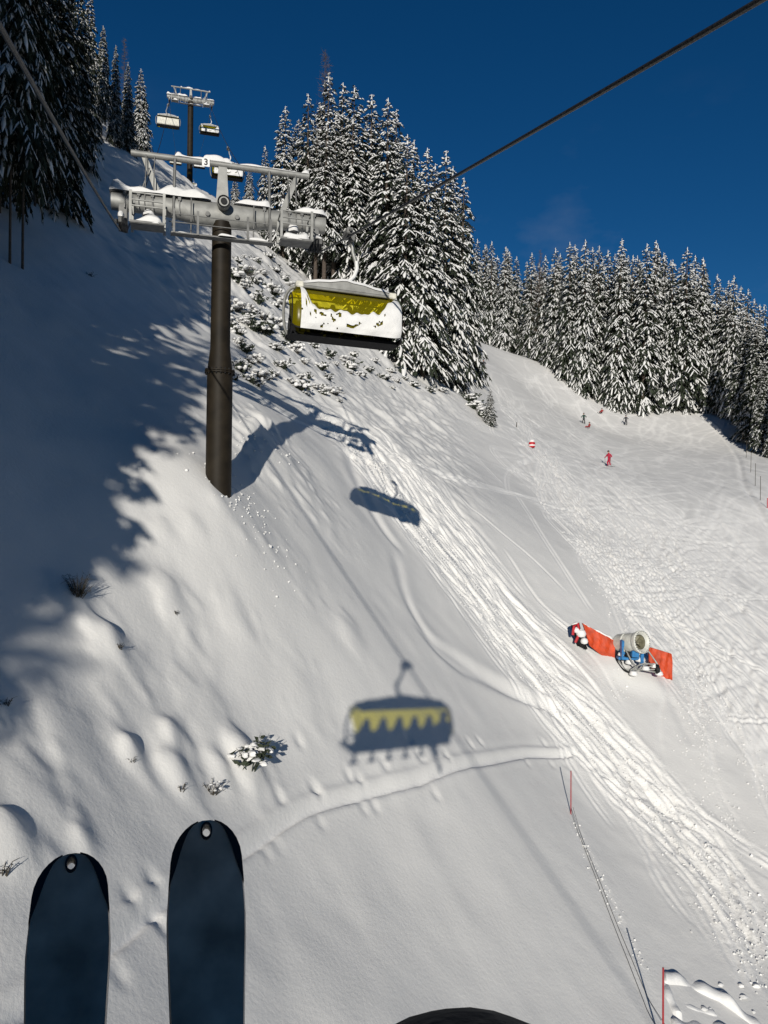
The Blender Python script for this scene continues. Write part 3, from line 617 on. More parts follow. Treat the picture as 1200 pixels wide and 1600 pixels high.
# ------------------------------------------------------------------ lift towers
TX, TD = 347, 23.3
TOP = P(TX, 334, TD)                                             # middle of the crossbeam of the near tower
LAT = 2.95
def tower_head(t, sign=True):
    """crossarm, lifting frame, catwalks and sheave trains; local X across the line, Y uphill, origin at the beam middle"""
    b = MB()
    for sx in (-1, 1):
        rows = []
        for x, zt, zb, y in ((0, .30, -.44, .27), (.75, .30, -.42, .27), (1.6, .28, -.28, .25), (2.1, .27, -.26, .25), (3.3, .25, -.25, .23)):
            rows.append([(sx * x, y * math.cos(q), (zt + zb) / 2 + (zt - zb) / 2 * max(-1, min(1, 1.12 * math.sin(q)))) for q in np.linspace(0, 2 * math.pi, 17)])
        b.grid(rows); b.add(rows[-1][:16], [tuple(range(16))])
    beam = b.build('crossbeam', M['galv'], t)
    for x in (-2.9, -2.5, -2.1, -1.3, 1.3, 2.1, 2.5, 2.9):
        b = MB(); b.box((x, -.25, .0), (.035, .05, .5)); b.box((x, -.262, .2), (.09, .05, .1)); b.build('stiffener_rib', M['galv2'], beam)
    for x in (-.45, .45):
        b = MB(); b.lathe([(0, -.03), (.07, -.03), (.07, .03), (0, .03)], (x, -.29, -.16), 'Y', 12); b.build('flange_cap', M['galv2'], beam)
    s = MB(); cap_snow(s, [(-3.35, 0, .27), (-1.8, 0, .29), (-.35, 0, .31)], .34, .36, .12, seed=4); cap_snow(s, [(.35, 0, .31), (1.55, 0, .29)], .32, .28, .12, seed=6); cap_snow(s, [(2.2, 0, .27), (3.3, 0, .26)], .33, .38, .12, seed=5)
    s.build('beam_snow', M['snow'], t)
    b = MB(); b.lathe([(0, -.34), (.15, -.34), (.2, -.30), (.2, -.1), (.16, -.06), (0, -.06)], (0.02, -.25, .17), 'Y', 20); b.build('pulley_housing', M['galv'], t)
    b = MB(); b.lathe([(0, 0), (.1, 0), (.1, .02), (0, .02)], (0.02, -.63, .17), 'Y', 14); b.lathe([(.15, 0), (.19, -.02), (.19, .02)], (.02, -.6, .17), 'Y', 18); b.build('pulley_face', M['dark'], t)
    # lifting frame above the beam
    b = MB(); b.tube([(-2.75, 0, 1.53), (2.75, 0, 1.53)], .095, 12); b.build('lifting_tube', M['galv'], t)
    s = MB(); cap_snow(s, [(-1.42, 0, 1.61), (-.9, 0, 1.60), (.28, 0, 1.60)], .10, .14, .07, seed=9); cap_snow(s, [(-1.45, 0, 1.60), (-1.22, 0, 1.61)], .12, .30, .05, seed=12); cap_snow(s, [(-.62, 0, 1.61), (.12, 0, 1.61)], .11, .22, .06, seed=13); cap_snow(s, [(.5, 0, 1.61), (2.4, 0, 1.61)], .09, .07, .12, seed=14); cap_snow(s, [(2.5, 0, 1.61), (2.75, 0, 1.61)], .10, .14, .05, seed=15)
    s.build('tube_snow', M['snow'], t)
    b = MB(); b.add([(-.20, -.05, .3), (.20, -.05, .3), (.13, -.05, 1.45), (-.13, -.05, 1.45), (-.20, .05, .3), (.20, .05, .3), (.13, .05, 1.45), (-.13, .05, 1.45)], [(0, 1, 2, 3), (7, 6, 5, 4), (0, 4, 5, 1), (1, 5, 6, 2), (2, 6, 7, 3), (3, 7, 4, 0)]); b.build('centre_post', M['galv'], t, smooth=False)
    for sx in (-1, 1):
        b = MB(); d = np.array([sx * 1.9, 0, .28]) - np.array([sx * 2.36, 0, 1.47])
        q = [np.array([sx * 2.36, 0, 1.47]), np.array([sx * 1.9, 0, .28])]; n_ = np.array([d[2], 0, -d[0]]) / np.linalg.norm(d) * .085
        b.add([q[0] - n_, q[0] + n_, q[1] + n_, q[1] - n_] + [p + np.array([0, .09, 0]) for p in (q[0] - n_, q[0] + n_, q[1] + n_, q[1] - n_)], [(0, 1, 2, 3), (7, 6, 5, 4), (0, 4, 5, 1), (1, 5, 6, 2), (2, 6, 7, 3), (3, 7, 4, 0)])
        b.build('diagonal_brace', M['galv'], t, smooth=False)
        b = MB()
        for x in (1.45, 2.05, 2.3): b.tube([(sx * x, -.12, 1.48), (sx * (x + .03), -.3, -.7)], .018 if x > 1.5 else .045, 6)
        if sx < 0: b.tube([(-2.2, -.1, 1.1), (-2.45, -.1, .3)], .02, 6)
        b.build('hanger_rod', M['galv2'], t)
        # sheave train under the beam end, running along the line
        tr = MB(); X = sx * LAT
        tr.box((X, 0, -.36), (.24, .4, .5)); sl_ = Matrix.Rotation(.31, 3, 'X'); Rm = np.array(sl_)
        tr.box((X, 0, -.56), (.09, 2.7, .16), Rm); tr.box(np.array([X + sx * .12, 0, -.56]) + Rm @ np.array([0, -.7, -.06]), (.05, 1.1, .12), Rm); tr.box(np.array([X + sx * .12, 0, -.56]) + Rm @ np.array([0, .7, -.06]), (.05, 1.1, .12), Rm)
        trn = tr.build('sheave_train', M['galv2'], t, bevel=.01)
        for k in range(5):
            y = -1.14 + k * .57
            wv = MB(); wv.lathe([(.05, -.05), (.17, -.05), (.20, -.045), (.20, -.02), (.175, 0), (.20, .02), (.20, .045), (.17, .05), (.05, .05)], np.array([X, 0, -.56]) + Rm @ np.array([0, y, -.14]), 'X', 16)
            wv.build('sheave_wheel', M['dark'], trn)
        # catwalk beside the train with its snow and rails
        c = MB(); xi = sx * (LAT - .75)
        c.box((xi, -.90, -.98), (.95, .62, .05)); c.box((xi, -1.22, -.96), (.98, .03, .06)); c.build('catwalk_deck', M['galv2'], t)
        s = MB(); cap_snow(s, [(xi - .44, -.85, -.95), (xi, -.85, -.95), (xi + .44, -.85, -.95)], .40, .30, .07, seed=21 + sx); s.build('catwalk_snow', M['snow'], t)
        r_ = MB()
        for x in (xi - .47, xi + .47):
            for y in (-1.2, -.3): r_.box((x, y, -.52), (.075, .05, .92))
            for z in (-.12, -.45): r_.tube([(x, -1.2, z), (x, -.3, z)], .025, 6)
        for z in (-.12, -.33, -.5): r_.tube([(xi - .47, -1.2, z), (xi + .47, -1.2, z)], .026, 6)
        r_.build('catwalk_railing', M['galv'], t)
        s = MB(); cap_snow(s, [(xi - .1, -.5, -.45), (xi + .1, -.3, -.45)], .2, .28, .08, seed=31 + sx); cap_snow(s, [(X, -1.15, -.82), (X, -.3, -.55)], .09, .16, .1, seed=33 + sx); s.build('train_snow', M['snow'], t)
    # walkway below the beam between the catwalks
    c = MB(); c.box((0, -.62, -1.0), (3.1, .32, .04)); c.build('walkway_deck', M['galv2'], t)
    c = MB()
    for x in (-1.45, -.75, .75, 1.45): c.box((x, -.78, -.66), (.07, .05, .72)); 
    for z in (-.45, -.70): c.tube([(-1.6, -.78, z), (1.6, -.78, z)], .016, 6)
    for x in (-.95, .95): c.tube([(x, -.45, -1.0), (x, -.45, .2)], .02, 6)
    c.build('walkway_railing', M['galv2'], t)
    s = MB(); cap_snow(s, [(-1.4, -.62, -.98), (-.5, -.62, -.98)], .17, .07, .1, seed=41); cap_snow(s, [(-.15, -.72, -.97), (.40, -.72, -.97)], .16, .16, .06, seed=42); cap_snow(s, [(.6, -.62, -.98), (1.45, -.62, -.98)], .16, .12, .1, seed=43); s.build('walkway_snow', M['snow'], t)
def tower_pole(t, depth_below, lower_from=None, k=1.0):
    b = MB(); zb = -depth_below
    f = -5.0 if lower_from is None else lower_from
    b.lathe([(0, -.30), (.30 * k, -.30), (.31 * k, f + .75), (.40 * k, f), (.41 * k, zb)], (0, 0, 0), 'Z', 32)
    p = b.build('pole', M['pole'], t)
    b = MB(); b.lathe([(.40, f + .05), (.47, f + .05), (.47, f + .01), (.40, f + .01)], n=32); b.lathe([(.40, f - .01), (.47, f - .01), (.47, f - .05), (.40, f - .05)], n=32); b.build('flange', M['pole'], p)
    b = MB()
    for j in range(20):
        g = 2 * math.pi * j / 20; b.lathe([(0, -.09), (.022, -.09), (.022, .09), (0, .09)], (.44 * math.cos(g), .44 * math.sin(g), f), 'Z', 6)
    b.build('flange_bolt', M['dark'], p)
    b = MB()
    for z in np.arange(zb + .6, -.6, .42):                      # climbing rungs
        rr = .38 if z < f else .29; b.tube([(-.1, rr, z), (-.1, rr + .18, z), (.1, rr + .18, z), (.1, rr, z)], .014, 5)
    b.build('climbing_rung', M['pole'], p)
t1 = empty('lift_tower', TOP.tolist(), LINE_ROT)
tag(t1, 'brown steel lift tower with snowy grey crossarm and number 3 plate', 'lift tower')
tower_head(t1); tower_pole(t1, TOP[2] - base_z(TOP[0], TOP[1]) + 1.5)
sg = MB(); sg.box((0, 0, 0), (.235, .02, .26)); sgo = sg.build('number_plate', M['white'], t1, loc=(-.52, -.12, 1.49), bevel=.005)
cu = bpy.data.curves.new('digit', 'FONT'); cu.body = '3'; cu.size = .27; cu.align_x = 'CENTER'; cu.align_y = 'CENTER'; cu.extrude = .004; cu.offset = .006
tmp = bpy.data.objects.new('digit', cu); COL.objects.link(tmp); bpy.context.view_layer.update()
dm = bpy.data.meshes.new_from_object(tmp); bpy.data.objects.remove(tmp)
dg = bpy.data.objects.new('digit', dm); COL.objects.link(dg); dm.materials.clear(); dm.materials.append(M['black']); dg.parent = sgo; dg.location = (0, -.016, 0); dg.rotation_euler = (rad(90), 0, 0)
TOP2 = P(298, 156, 107.0)
t2 = empty('lift_tower', TOP2.tolist(), LINE_ROT)
tag(t2, 'upper lift tower, small against the blue sky above the crest', 'lift tower')
tower_head(t2); tower_pole(t2, TOP2[2] - float(base_z(TOP2[0], TOP2[1])) + 2.0, -13.5, 1.35)

# ------------------------------------------------------------------ haul ropes
def tl(T, x, y, z): return np.array(T) + RGT * x + FWD * y + np.array([0, 0, z])
ZR = -.56 - .14 - .19
SEAT_GRIP = None
LA, LB = tl(TOP, -LAT, -1.3, ZR - .40), tl(TOP, -LAT, 1.3, ZR + .42)
RA, RB = tl(TOP, LAT, -1.3, ZR - .40), tl(TOP, LAT, 1.3, ZR + .42)
LA2, LB2 = tl(TOP2, -LAT, -1.3, ZR - .6), tl(TOP2, -LAT, 1.3, ZR + .35)
RA2, RB2 = tl(TOP2, LAT, -1.3, ZR - .6), tl(TOP2, LAT, 1.3, ZR + .35)
GRIP0 = -1.30 * RGT + -.30 * FWD + np.array([0, 0, 2.2])         # grip of the viewer's own chair
UP3 = np.array([FWD[0], FWD[1], .362])
def sag(a, b, dip, n=14): return [a + (b - a) * i / n - np.array([0, 0, 4 * dip * (i / n) * (1 - i / n)]) for i in range(n + 1)]
def rope(name, pts, label):
    b = MB(); b.tube(pts, .027, 8); return tag(b.build(name, M['cable']), label, 'steel rope')
rope('haul_rope', [GRIP0 - LD * 26 + np.array([0, 0, .6])] + [GRIP0] + sag(GRIP0, LA, .10) + [tl(TOP, -LAT, 0, ZR + .05)] + sag(LB, LA2, 1.2) + [LB2, LB2 + UP3 * 150, LB2 + UP3 * 330], 'steel rope of the uphill line, crossing dark trees towards the shaded side of tower 3')
R0 = CM @ np.array([4.46, 2.60, 0])
rope('haul_rope', [RA - (RA - R0) / np.linalg.norm(RA - R0) * -0 + (R0 - RA) * 1.6] + [R0] + sag(R0, RA, .05) + [tl(TOP, LAT, 0, ZR + .05)] + sag(RB, RA2, 1.2) + [RB2, RB2 + UP3 * 150, RB2 + UP3 * 330], 'steel rope of the downhill line, crossing blue sky and carrying the near bubble chair')

# ------------------------------------------------------------------ chairs: X across, Y the way the riders face, origin at the grip
HW = 1.66                                                            # half width of the bubble
PROF = [(-.42, -1.80), (-.22, -1.70), (.05, -1.68), (.32, -1.74), (.55, -1.90), (.72, -2.12), (.80, -2.36), (.82, -2.56), (.81, -2.74), (.76, -2.88)]
def prof_at(v):
    n = len(PROF) - 1; q = v * n; i = min(int(q), n - 1); u = q - i
    return np.array(PROF[i]) * (1 - u) + np.array(PROF[i + 1]) * u
def shell(x, v, off=0.0):
    """point on the bubble: x across, v down the profile; the ends round off"""
    e = min(1.0, max(0.0, (HW - abs(x)) / .30)); k = .80 + .20 * math.sqrt(max(0, 1 - (1 - e) ** 2))
    p = prof_at(v); c = np.array([.15, -2.35]); p = c + (p - c) * k
    a = prof_at(min(1, v + .02)) - prof_at(max(0, v - .02)); nrm = np.array([-a[1], a[0]]) / np.linalg.norm(a)
    p = p + nrm * off
    return np.array([x, p[0], p[1]])
def make_chair(closed=True, outward=1, seed=1):
    r = random.Random(seed)
    c = empty('chairlift_chair')
    g = MB(); g.box((0, 0, .06), (.20, .62, .17)); g.box((outward * .13, 0, -.05), (.12, .42, .26)); g.tube([(0, -.42, .06), (0, .42, .06)], .05, 8); g.build('rope_grip', M['galv2'], c, bevel=.02)
    h = MB(); pts = [(outward * .14, 0, -.1), (outward * .18, 0, -.45), (outward * .30, 0, -.72), (outward * .33, 0, -.92), (outward * .25, 0, -1.15), (outward * .10, 0, -1.30), (0, 0, -1.38)]
    h.tube(pts, [.055, .055, .06, .06, .06, .06, .055], 10); h.build('hanger_arm', M['galv'], c)
    hs = MB(); hs.tube([np.array(p) + np.array([0, .03, .03]) for p in pts[2:6]], .06, 8); hs.build('arm_snow', M['snow'], c)
    y = MB(); W = 1.42
    y.grid([[(-W, -.28, -1.56), (-.2, -.28, -1.36), (.2, -.28, -1.36), (W, -.28, -1.56)], [(-W, .28, -1.56), (-.2, .28, -1.36), (.2, .28, -1.36), (W, .28, -1.56)]])
    y.grid([[(-W, .28, -1.56), (-.2, .28, -1.36), (.2, .28, -1.36), (W, .28, -1.56)], [(-W, .28, -1.60), (-.2, .28, -1.60), (.2, .28, -1.60), (W, .28, -1.60)]])
    y.grid([[(-W, -.28, -1.56), (-.2, -.28, -1.36), (.2, -.28, -1.36), (W, -.28, -1.56)], [(-W, -.28, -1.60), (-.2, -.28, -1.60), (.2, -.28, -1.60), (W, -.28, -1.60)]])
    y.build('yoke', M['galv'], c, smooth=False)
    s = MB(); rows = []
    for yy in (-.31, -.24, 0, .24, .31):
        rows.append([(x, yy, -1.56 + .20 * max(0, 1 - abs(x) / W) + (.085 if abs(yy) < .3 else -.0) * (1 if abs(x) < W else .2) + .012 * math.sin(x * 9)) for x in np.linspace(-W, W, 17)])
    s.grid(rows); s.build('yoke_snow', M['snow'], c)
    for yy in (-.26, .26):
        t = MB(); t.tube([(-1.5, yy, -1.64), (1.5, yy, -1.64)], .04, 8); t.build('top_tube', M['galv'], c)
    for sx in (-1, 1):
        k = MB(); k.box((sx * 1.43, 0, -1.60), (.22, .66, .16)); k.build('bracket', M['cream'], c, bevel=.02)
        l = MB(); pts = [(sx * 1.46, .02, -1.62), (sx * 1.64, .02, -1.67), (sx * 1.77, .0, -1.84), (sx * 1.83, -.02, -2.12), (sx * 1.82, -.05, -2.45), (sx * 1.75, -.08, -2.78), (sx * 1.64, -.08, -2.94)]
        ts = smooth3(pts, 5); l.tube(ts, .042, 8); l.build('side_loop', M['galv'], c)
        a = MB(); a.box((sx * 1.61, .0, -2.45), (.06, .45, .07)); a.box((sx * 1.61, -.28, -2.65), (.06, .08, .5)); a.build('armrest', M['dark'], c, bevel=.015)
    b = MB(); rows = []
    for yy, z in ((-.34, -2.93), (.30, -2.88), (.38, -2.91), (.38, -2.98), (-.34, -3.02)):
        rows.append([(x, yy, z) for x in np.linspace(-1.64, 1.64, 13)])
    rows.append(rows[0]); b.grid(rows)
    b.box((-1.66, .15, -2.93), (.05, 1.0, .14)); b.box((1.66, .15, -2.93), (.05, 1.0, .14))
    b.build('seat_bench', M['seat'], c)
    for i in range(6):
        x = -1.35 + i * .54
        b = MB(); b.box((x, -.36, -2.62), (.50, .09, .62)); b.box((x, -.40, -2.10), (.40, .10, .46), taper=.30)  # tapered headrest wedges, shaped so their shadow shows bumps like riders' heads
        if closed: b.box((x, -.33, -2.3), (.53, .06, .62))  # added dark slab that darkens the inside of the closed bubble
        b.build('backrest', M['seat'], c, bevel=.03)
        if not closed or i % 2 == 0:
            f = MB(); f.tube([(x + .1, .5, -2.96), (x + .1, .55, -3.1), (x + .08, .5, -3.55)], .05, 6); f.tube([(x - .02, .5, -3.55), (x + .2, .5, -3.55)], .05, 6)  # unseen hanging posts, added so their shadow stands in for riders' legs
            if not closed: f.build('leg_shadow_post', M['galv2'], c)
    bp = MB(); rows = []
    for z, yy in ((-2.32 if not closed else -1.98, -.50), (-2.36 if not closed else -2.05, -.53), (-2.6, -.53), (-2.86, -.50), (-2.93, -.42)):  # raised on closed chairs to keep yellow light out of their shadow
        rows.append([(x * (1 if z < -2.33 else .97), yy, z) for x in np.linspace(-1.62, 1.62, 15)])
    bp.grid(rows); bp.build('back_panel', M['cream'], c)
    f = MB(); f.tube([(-1.6, -.3, -2.98), (1.6, -.3, -2.98)], .05, 8); f.tube([(-1.6, .62, -2.80), (1.6, .62, -2.80)], .03, 8); f.build('bench_frame', M['dark'], c)
    xs_ = np.linspace(-HW, HW, 41); vs_ = np.linspace(0, 1, 25); sh = MB()
    R_ = np.eye(3)
    def tr(p):
        if closed: return p
        q = p - np.array([0, -.15, -2.15]); a = rad(75); return np.array([q[0], q[1] * math.cos(a) - q[2] * math.sin(a), q[1] * math.sin(a) + q[2] * math.cos(a)]) + np.array([0, -.42, -2.42])
    rows = [[tr(shell(x, v)) for x in xs_] for v in vs_]
    sh.grid(rows)
    for col in (0, -1):
        sh.add([rw[col] for rw in rows], [tuple(range(len(rows)))])
    bub = sh.build('bubble', M['bubble'], c)
    rim = MB()
    for v in (0.0, 1.0): rim.tube([tr(shell(x, v, .01)) for x in xs_], .022, 6)
    for col in (0, -1): rim.tube([rw[col] for rw in rows], .018, 6)
    rim.build('bubble_rim', M['dark'], bub)
    if closed:
        ph = [r.uniform(0, 6) for _ in range(6)]
        def edge(x):
            u = x / HW
            e = .64 + .02 * math.sin(u * 3 + ph[0]) + .012 * math.sin(u * 11 + ph[1]) + .014 * math.sin(u * 23 + ph[2]) + .010 * math.sin(u * 41 + ph[3])
            w_ = -u * outward
            if w_ > 0: e -= .47 * min(1, max(0, (w_ - .66) / .16)) ** 1.3
            else: e -= .34 * min(1, max(0, (-w_ - .55) / .35))
            return max(.12, e)
        s = MB(); XX = np.linspace(-HW * (.86 if outward > 0 else .97), HW * (.97 if outward > 0 else .86), 76); VV = np.linspace(0, 1, 30)
        keep = lambda i, j: True
        rows = []
        for j, q in enumerate(VV):
            row = []
            for x in XX:
                e = edge(x); v = e + (1.0 - e) * q
                th = .05 * min(1, q / .12) * (1 + .35 * math.sin(x * 7.3 + ph[4]) * math.sin(v * 19 + ph[5])) + .004
                row.append(shell(x, v, th))
            rows.append(row)
        o0 = len(s.v); s.v += [tuple(p) for rw in rows for p in rw]; wv = len(XX)
        for j in range(len(VV) - 1):
            for i in range(wv - 1):
                x = XX[i]; q = VV[j]
                nz = vn(x * 6.5 + seed * 9, q * 5) + .6 * vn(x * 15, q * 11 + seed)
                hole = .50 + .5 * abs(q - .5) + (.35 if abs(x) > HW * .8 else 0) + (.12 if x * outward > .2 else 0)
                if nz > hole and .04 < q < .9: continue
                s.f.append((o0 + j * wv + i, o0 + j * wv + i + 1, o0 + (j + 1) * wv + i + 1, o0 + (j + 1) * wv + i)); s.m.append(0)
        s.build('bubble_snow', M['snow'], c)
    return c
def vn(x, y): return float(vnoise(np.array([x]), np.array([y]), 5)[0]) * 1.6
def smooth3(pts, k):
    pts = [np.array(p, float) for p in pts]; out = []
    for i in range(len(pts) - 1):
        p0, p1, p2, p3 = pts[max(i - 1, 0)], pts[i], pts[i + 1], pts[min(i + 2, len(pts) - 1)]
        for j in range(k):
            t = j / k; out.append(.5 * (2 * p1 + (p2 - p0) * t + (2 * p0 - 5 * p1 + 4 * p2 - p3) * t * t + (3 * p1 - p0 - 3 * p2 + p3) * t ** 3))
    return out + [pts[-1]]
def on_rope(a, b, px):
    """point of a rope span that shows at picture column px"""
    best = None
    for i in range(401):
        p = a + (b - a) * i / 400; l = CM.T @ p; x = 600 + F * l[0] / -l[2]
        if best is None or abs(x - px) < best[0]: best = (abs(x - px), p)
    return best[1]
ch_down = make_chair(True, -1, 3)                                     # faces downhill: its own X runs the other way
CS = (.86, .90, .93)
for c_ in (ch_down,): c_.scale = CS
ch_down.location = on_rope(R0, RA, 543).tolist(); ch_down.rotation_euler = (0, rad(-2.0), LINE_ROT + math.pi)
tag(ch_down, 'closed yellow bubble chair plastered with snow, hanging close beside tower 3', 'chairlift chair', 'chairs of the lift')
ch_up = make_chair(True, -1, 8); ch_up.scale = CS
ch_up.location = on_rope(LB, LA2, 263).tolist(); ch_up.rotation_euler = (0, 0, LINE_ROT)
tag(ch_up, 'uphill-going chair seen from behind, pale back panel, just short of the upper tower', 'chairlift chair', 'chairs of the lift')
for (proto, pos, rz, lab) in [
    (ch_down, on_rope(RB, RA2, 356) - np.array([0, 0, 1.5]), math.pi, 'snowy yellow bubble chair partly hidden behind the lifting tube of tower 3'),
    (ch_down, RB2 + (UP3 * 6), math.pi, 'small snowy bubble chair just past the upper tower on the sunlit rope'),
    (ch_down, RB2 + UP3 * 88, math.pi, 'tiny far chair beside the upper tower pole, directly under the lifting tube'),
    (ch_down, RB2 + UP3 * 210, math.pi, 'tiniest far chair, low beside the upper tower pole'),
    (ch_up, LB2 + UP3 * 85, 0, 'far dark-bottomed chair tucked under the lifting tube of tower 3'),
    (ch_up, LB2 + UP3 * 165, 0, 'tiny far chair just above the crest on the uphill rope')]:
    c = copy_tree(proto); c.location = np.array(pos).tolist(); c.rotation_euler = (0, 0, LINE_ROT + rz); c['label'] = lab
own = make_chair(False, -1, 5); own.scale = (.9, .9, .9)
own.location = GRIP0.tolist(); own.rotation_euler = (0, 0, LINE_ROT)
tag(own, 'the chair the viewer rides, its open yellow bubble casting the shadow below', 'chairlift chair', 'chairs of the lift')
# ------------------------------------------------------------------ skis, rider
def make_ski(tip, low, w_tip, label, marks):
    tip, low = np.array(tip), np.array(low); ax = (low - tip); L1 = np.linalg.norm(ax); ax /= L1
    side = np.cross(ax, [0, 0, 1.0]); side /= np.linalg.norm(side); up = np.cross(side, ax)
    if up[2] < 0: up = -up
    if side @ RGT < 0: side = -side
    root = empty('ski')
    W = w_tip / 2; LEN = 1.72
    def half(s):                                     # half width s metres behind the tip
        if s < .06: return W * .94 * math.sqrt(max(0, 1 - ((.06 - s) / .06) ** 2))
        if s < .14: return W * (.94 + .06 * math.sin((s - .06) / .08 * math.pi / 2))
        t = (s - .14) / (LEN - .14); return W * (1 - .60 * math.sin(math.pi * min(1, t * 1.0)) ** 1.0 * (1 if t < .5 else .75) - (0.12 * max(0, t - .5)))
    def pt(s, u, z):                                 # u in half widths, z above the base
        rise = .05 * max(0, 1 - s / .26) ** 2
        return tip + ax * s + side * u * half(s) + up * (z + rise)
    ss = [0.0004, .003, .008, .015, .024, .034, .046, .06, .075, .09, .11, .13, .16, .2, .25, .3, .38, .5, .65, .8, 1.0, 1.2, 1.4, 1.6, LEN]
    b = MB(); us = [-1, -.97, -.5, 0, .5, .97, 1]
    rows = [[pt(s, u, .011 if abs(u) < .98 else .004) for u in us] + [pt(s, u, 0) for u in us[::-1]] + [pt(s, -1, .004)] for s in ss]
    b.grid(rows); b.add(rows[0][:-1], [tuple(range(14))]); b.add(rows[-1][:-1], [tuple(range(14))[::-1]]); body = b.build('ski_body', M['skitop'], root)
    e = MB()
    for sg in (-1, 1): e.tube([pt(s, sg * .992, .002) for s in ss[4:]], .0012, 5)
    e.build('steel_edge', M['skiedge'], body)
    g = MB()
    for sg in (-1, 1):
        S_ = [.002, .006, .012, .02, .03, .042, .055, .066, .077, .088]
        inn = [.995 - .24 * math.sin(math.pi * min(1, (i + 1.2) / (len(S_) + .2))) ** 1.2 for i in range(len(S_))]
        o = [[pt(s, sg * 1.015, -.001) for s in S_], [pt(s, sg * 1.01, .0135) for s in S_], [pt(s, sg * q, .0135) for s, q in zip(S_, inn)], [pt(s, sg * q, .010) for s, q in zip(S_, inn)]]
        g.grid(o)
    g.build('tip_guard', M['skitip'], root)
    def plate(lst, name, mat, z0, z1):
        p = MB(); n = len(lst); p.add([pt(s, u * W / max(half(s), 1e-4), z1) for s, u in lst] + [pt(s, u * W / max(half(s), 1e-4), z0) for s, u in lst], [tuple(range(n)), tuple(range(2 * n - 1, n - 1, -1))] + [(i, (i + 1) % n, n + (i + 1) % n, n + i) for i in range(n)]); return p.build(name, mat, root, smooth=False)
    ring_ = lambda kx, ks: [(.0155 + ks * math.sin(q), kx * math.cos(q)) for q in np.linspace(0, 2 * math.pi, 21)[:-1]]
    ab = lambda s, x, z: pt(s, x / max(half(s), 1e-4), z)
    inner, outer = ring_(.0062, .0088), ring_(.0088, .0122); n_ = len(inner); fr = MB()
    fr.add([ab(s_, x_, .0138) for s_, x_ in outer] + [ab(s_, x_, .0138) for s_, x_ in inner] + [ab(s_, x_, .004) for s_, x_ in inner] + [ab(s_, x_, .006) for s_, x_ in outer],
           [f for i in range(n_) for f in ((i, (i + 1) % n_, n_ + (i + 1) % n_, n_ + i), (n_ + i, n_ + (i + 1) % n_, 2 * n_ + (i + 1) % n_, 2 * n_ + i), (i, 3 * n_ + i, 3 * n_ + (i + 1) % n_, (i + 1) % n_))])
    fr.build('tip_frame', M['skitip'], root)
    ct = MB(); ct.add([ab(s_, x_, .05) for s_, x_ in inner] + [ab(s_, x_, -.03) for s_, x_ in inner], [tuple(range(n_)), tuple(range(2 * n_ - 1, n_ - 1, -1))] + [(i, (i + 1) % n_, n_ + (i + 1) % n_, n_ + i) for i in range(n_)])
    co_ = ct.build('cutter', M['skitip'], None, smooth=False)
    bo = body.modifiers.new('tip_hole', 'BOOLEAN'); bo.operation = 'DIFFERENCE'; bo.object = co_; bo.solver = 'EXACT'
    bpy.context.view_layer.update(); nm_ = bpy.data.meshes.new_from_object(body.evaluated_get(bpy.context.evaluated_depsgraph_get()))
    body.modifiers.clear()
    if len(nm_.polygons) > 50: body.data = nm_
    bpy.data.objects.remove(co_)
    for lst in marks: plate(lst, 'printed_mark', M['black'], .010, .0122)
    bd = MB(); bd.add([], []); 
    for s0, ln, hh in ((.66, .20, .05), (1.02, .16, .07)):
        c = tip + ax * (s0 + ln / 2) + up * .03; R = np.stack([side, ax, up], 1); bd.box(c, (.065, ln, hh), R)
    bd.build('binding', M['dark'], root, bevel=.008)
    return tag(root, label, 'ski', 'skis of the viewer'), tip + ax * .9 + up * .03, ax, side
v_mark = [[(.293, -.10), (.305, .0), (.290, .10), (.286, .085), (.296, 0), (.288, -.085)]]
blot = [[(.262 + .008 * math.sin(i * 2.4), -.42 + i * .11) for i in range(8)] + [(.300, .4), (.30, -.4)], [(.252, .16), (.262, .30), (.25, .33), (.268, .22)]]
SK1, foot1, ax1, sd1 = make_ski(P(321, 1316, 1.19), P(325, 1630, .965), .112, 'dark blue-grey ski beside its twin, tip reaching higher over the snow', v_mark)
SK2, foot2, ax2, sd2 = make_ski(P(112, 1376, 1.17), P(102, 1640, .955), .112, 'dark blue-grey ski at the very edge, black print just showing at the bottom', blot)

def skin_body(name, joints, edges, mats, zone, parent=None, sub=2):
    """one continuous figure: joints = {key: (point, radius)}; zone(point) picks the material"""
    keys = list(joints); me = bpy.data.meshes.new(name)
    me.from_pydata([tuple(map(float, joints[k][0])) for k in keys], [(keys.index(a), keys.index(b)) for a, b in edges], [])
    o = bpy.data.objects.new(name, me); COL.objects.link(o)
    sk = o.modifiers.new('skin', 'SKIN'); sk.use_smooth_shade = True
    for i, k in enumerate(keys):
        d = me.skin_vertices[0].data[i]; r = joints[k][1]; d.radius = r if isinstance(r, tuple) else (r, r); d.use_root = (i == 0)
    ss = o.modifiers.new('sub', 'SUBSURF'); ss.levels = sub; ss.render_levels = sub
    bpy.context.view_layer.update(); dg_ = bpy.context.evaluated_depsgraph_get()
    m2 = bpy.data.meshes.new_from_object(o.evaluated_get(dg_)); bpy.data.objects.remove(o)
    for m in mats: m2.materials.append(m)
    for p in m2.polygons: p.material_index = zone(np.array(p.center)); p.use_smooth = True
    r = bpy.data.objects.new(name, m2); COL.objects.link(r); r.parent = parent
    return r
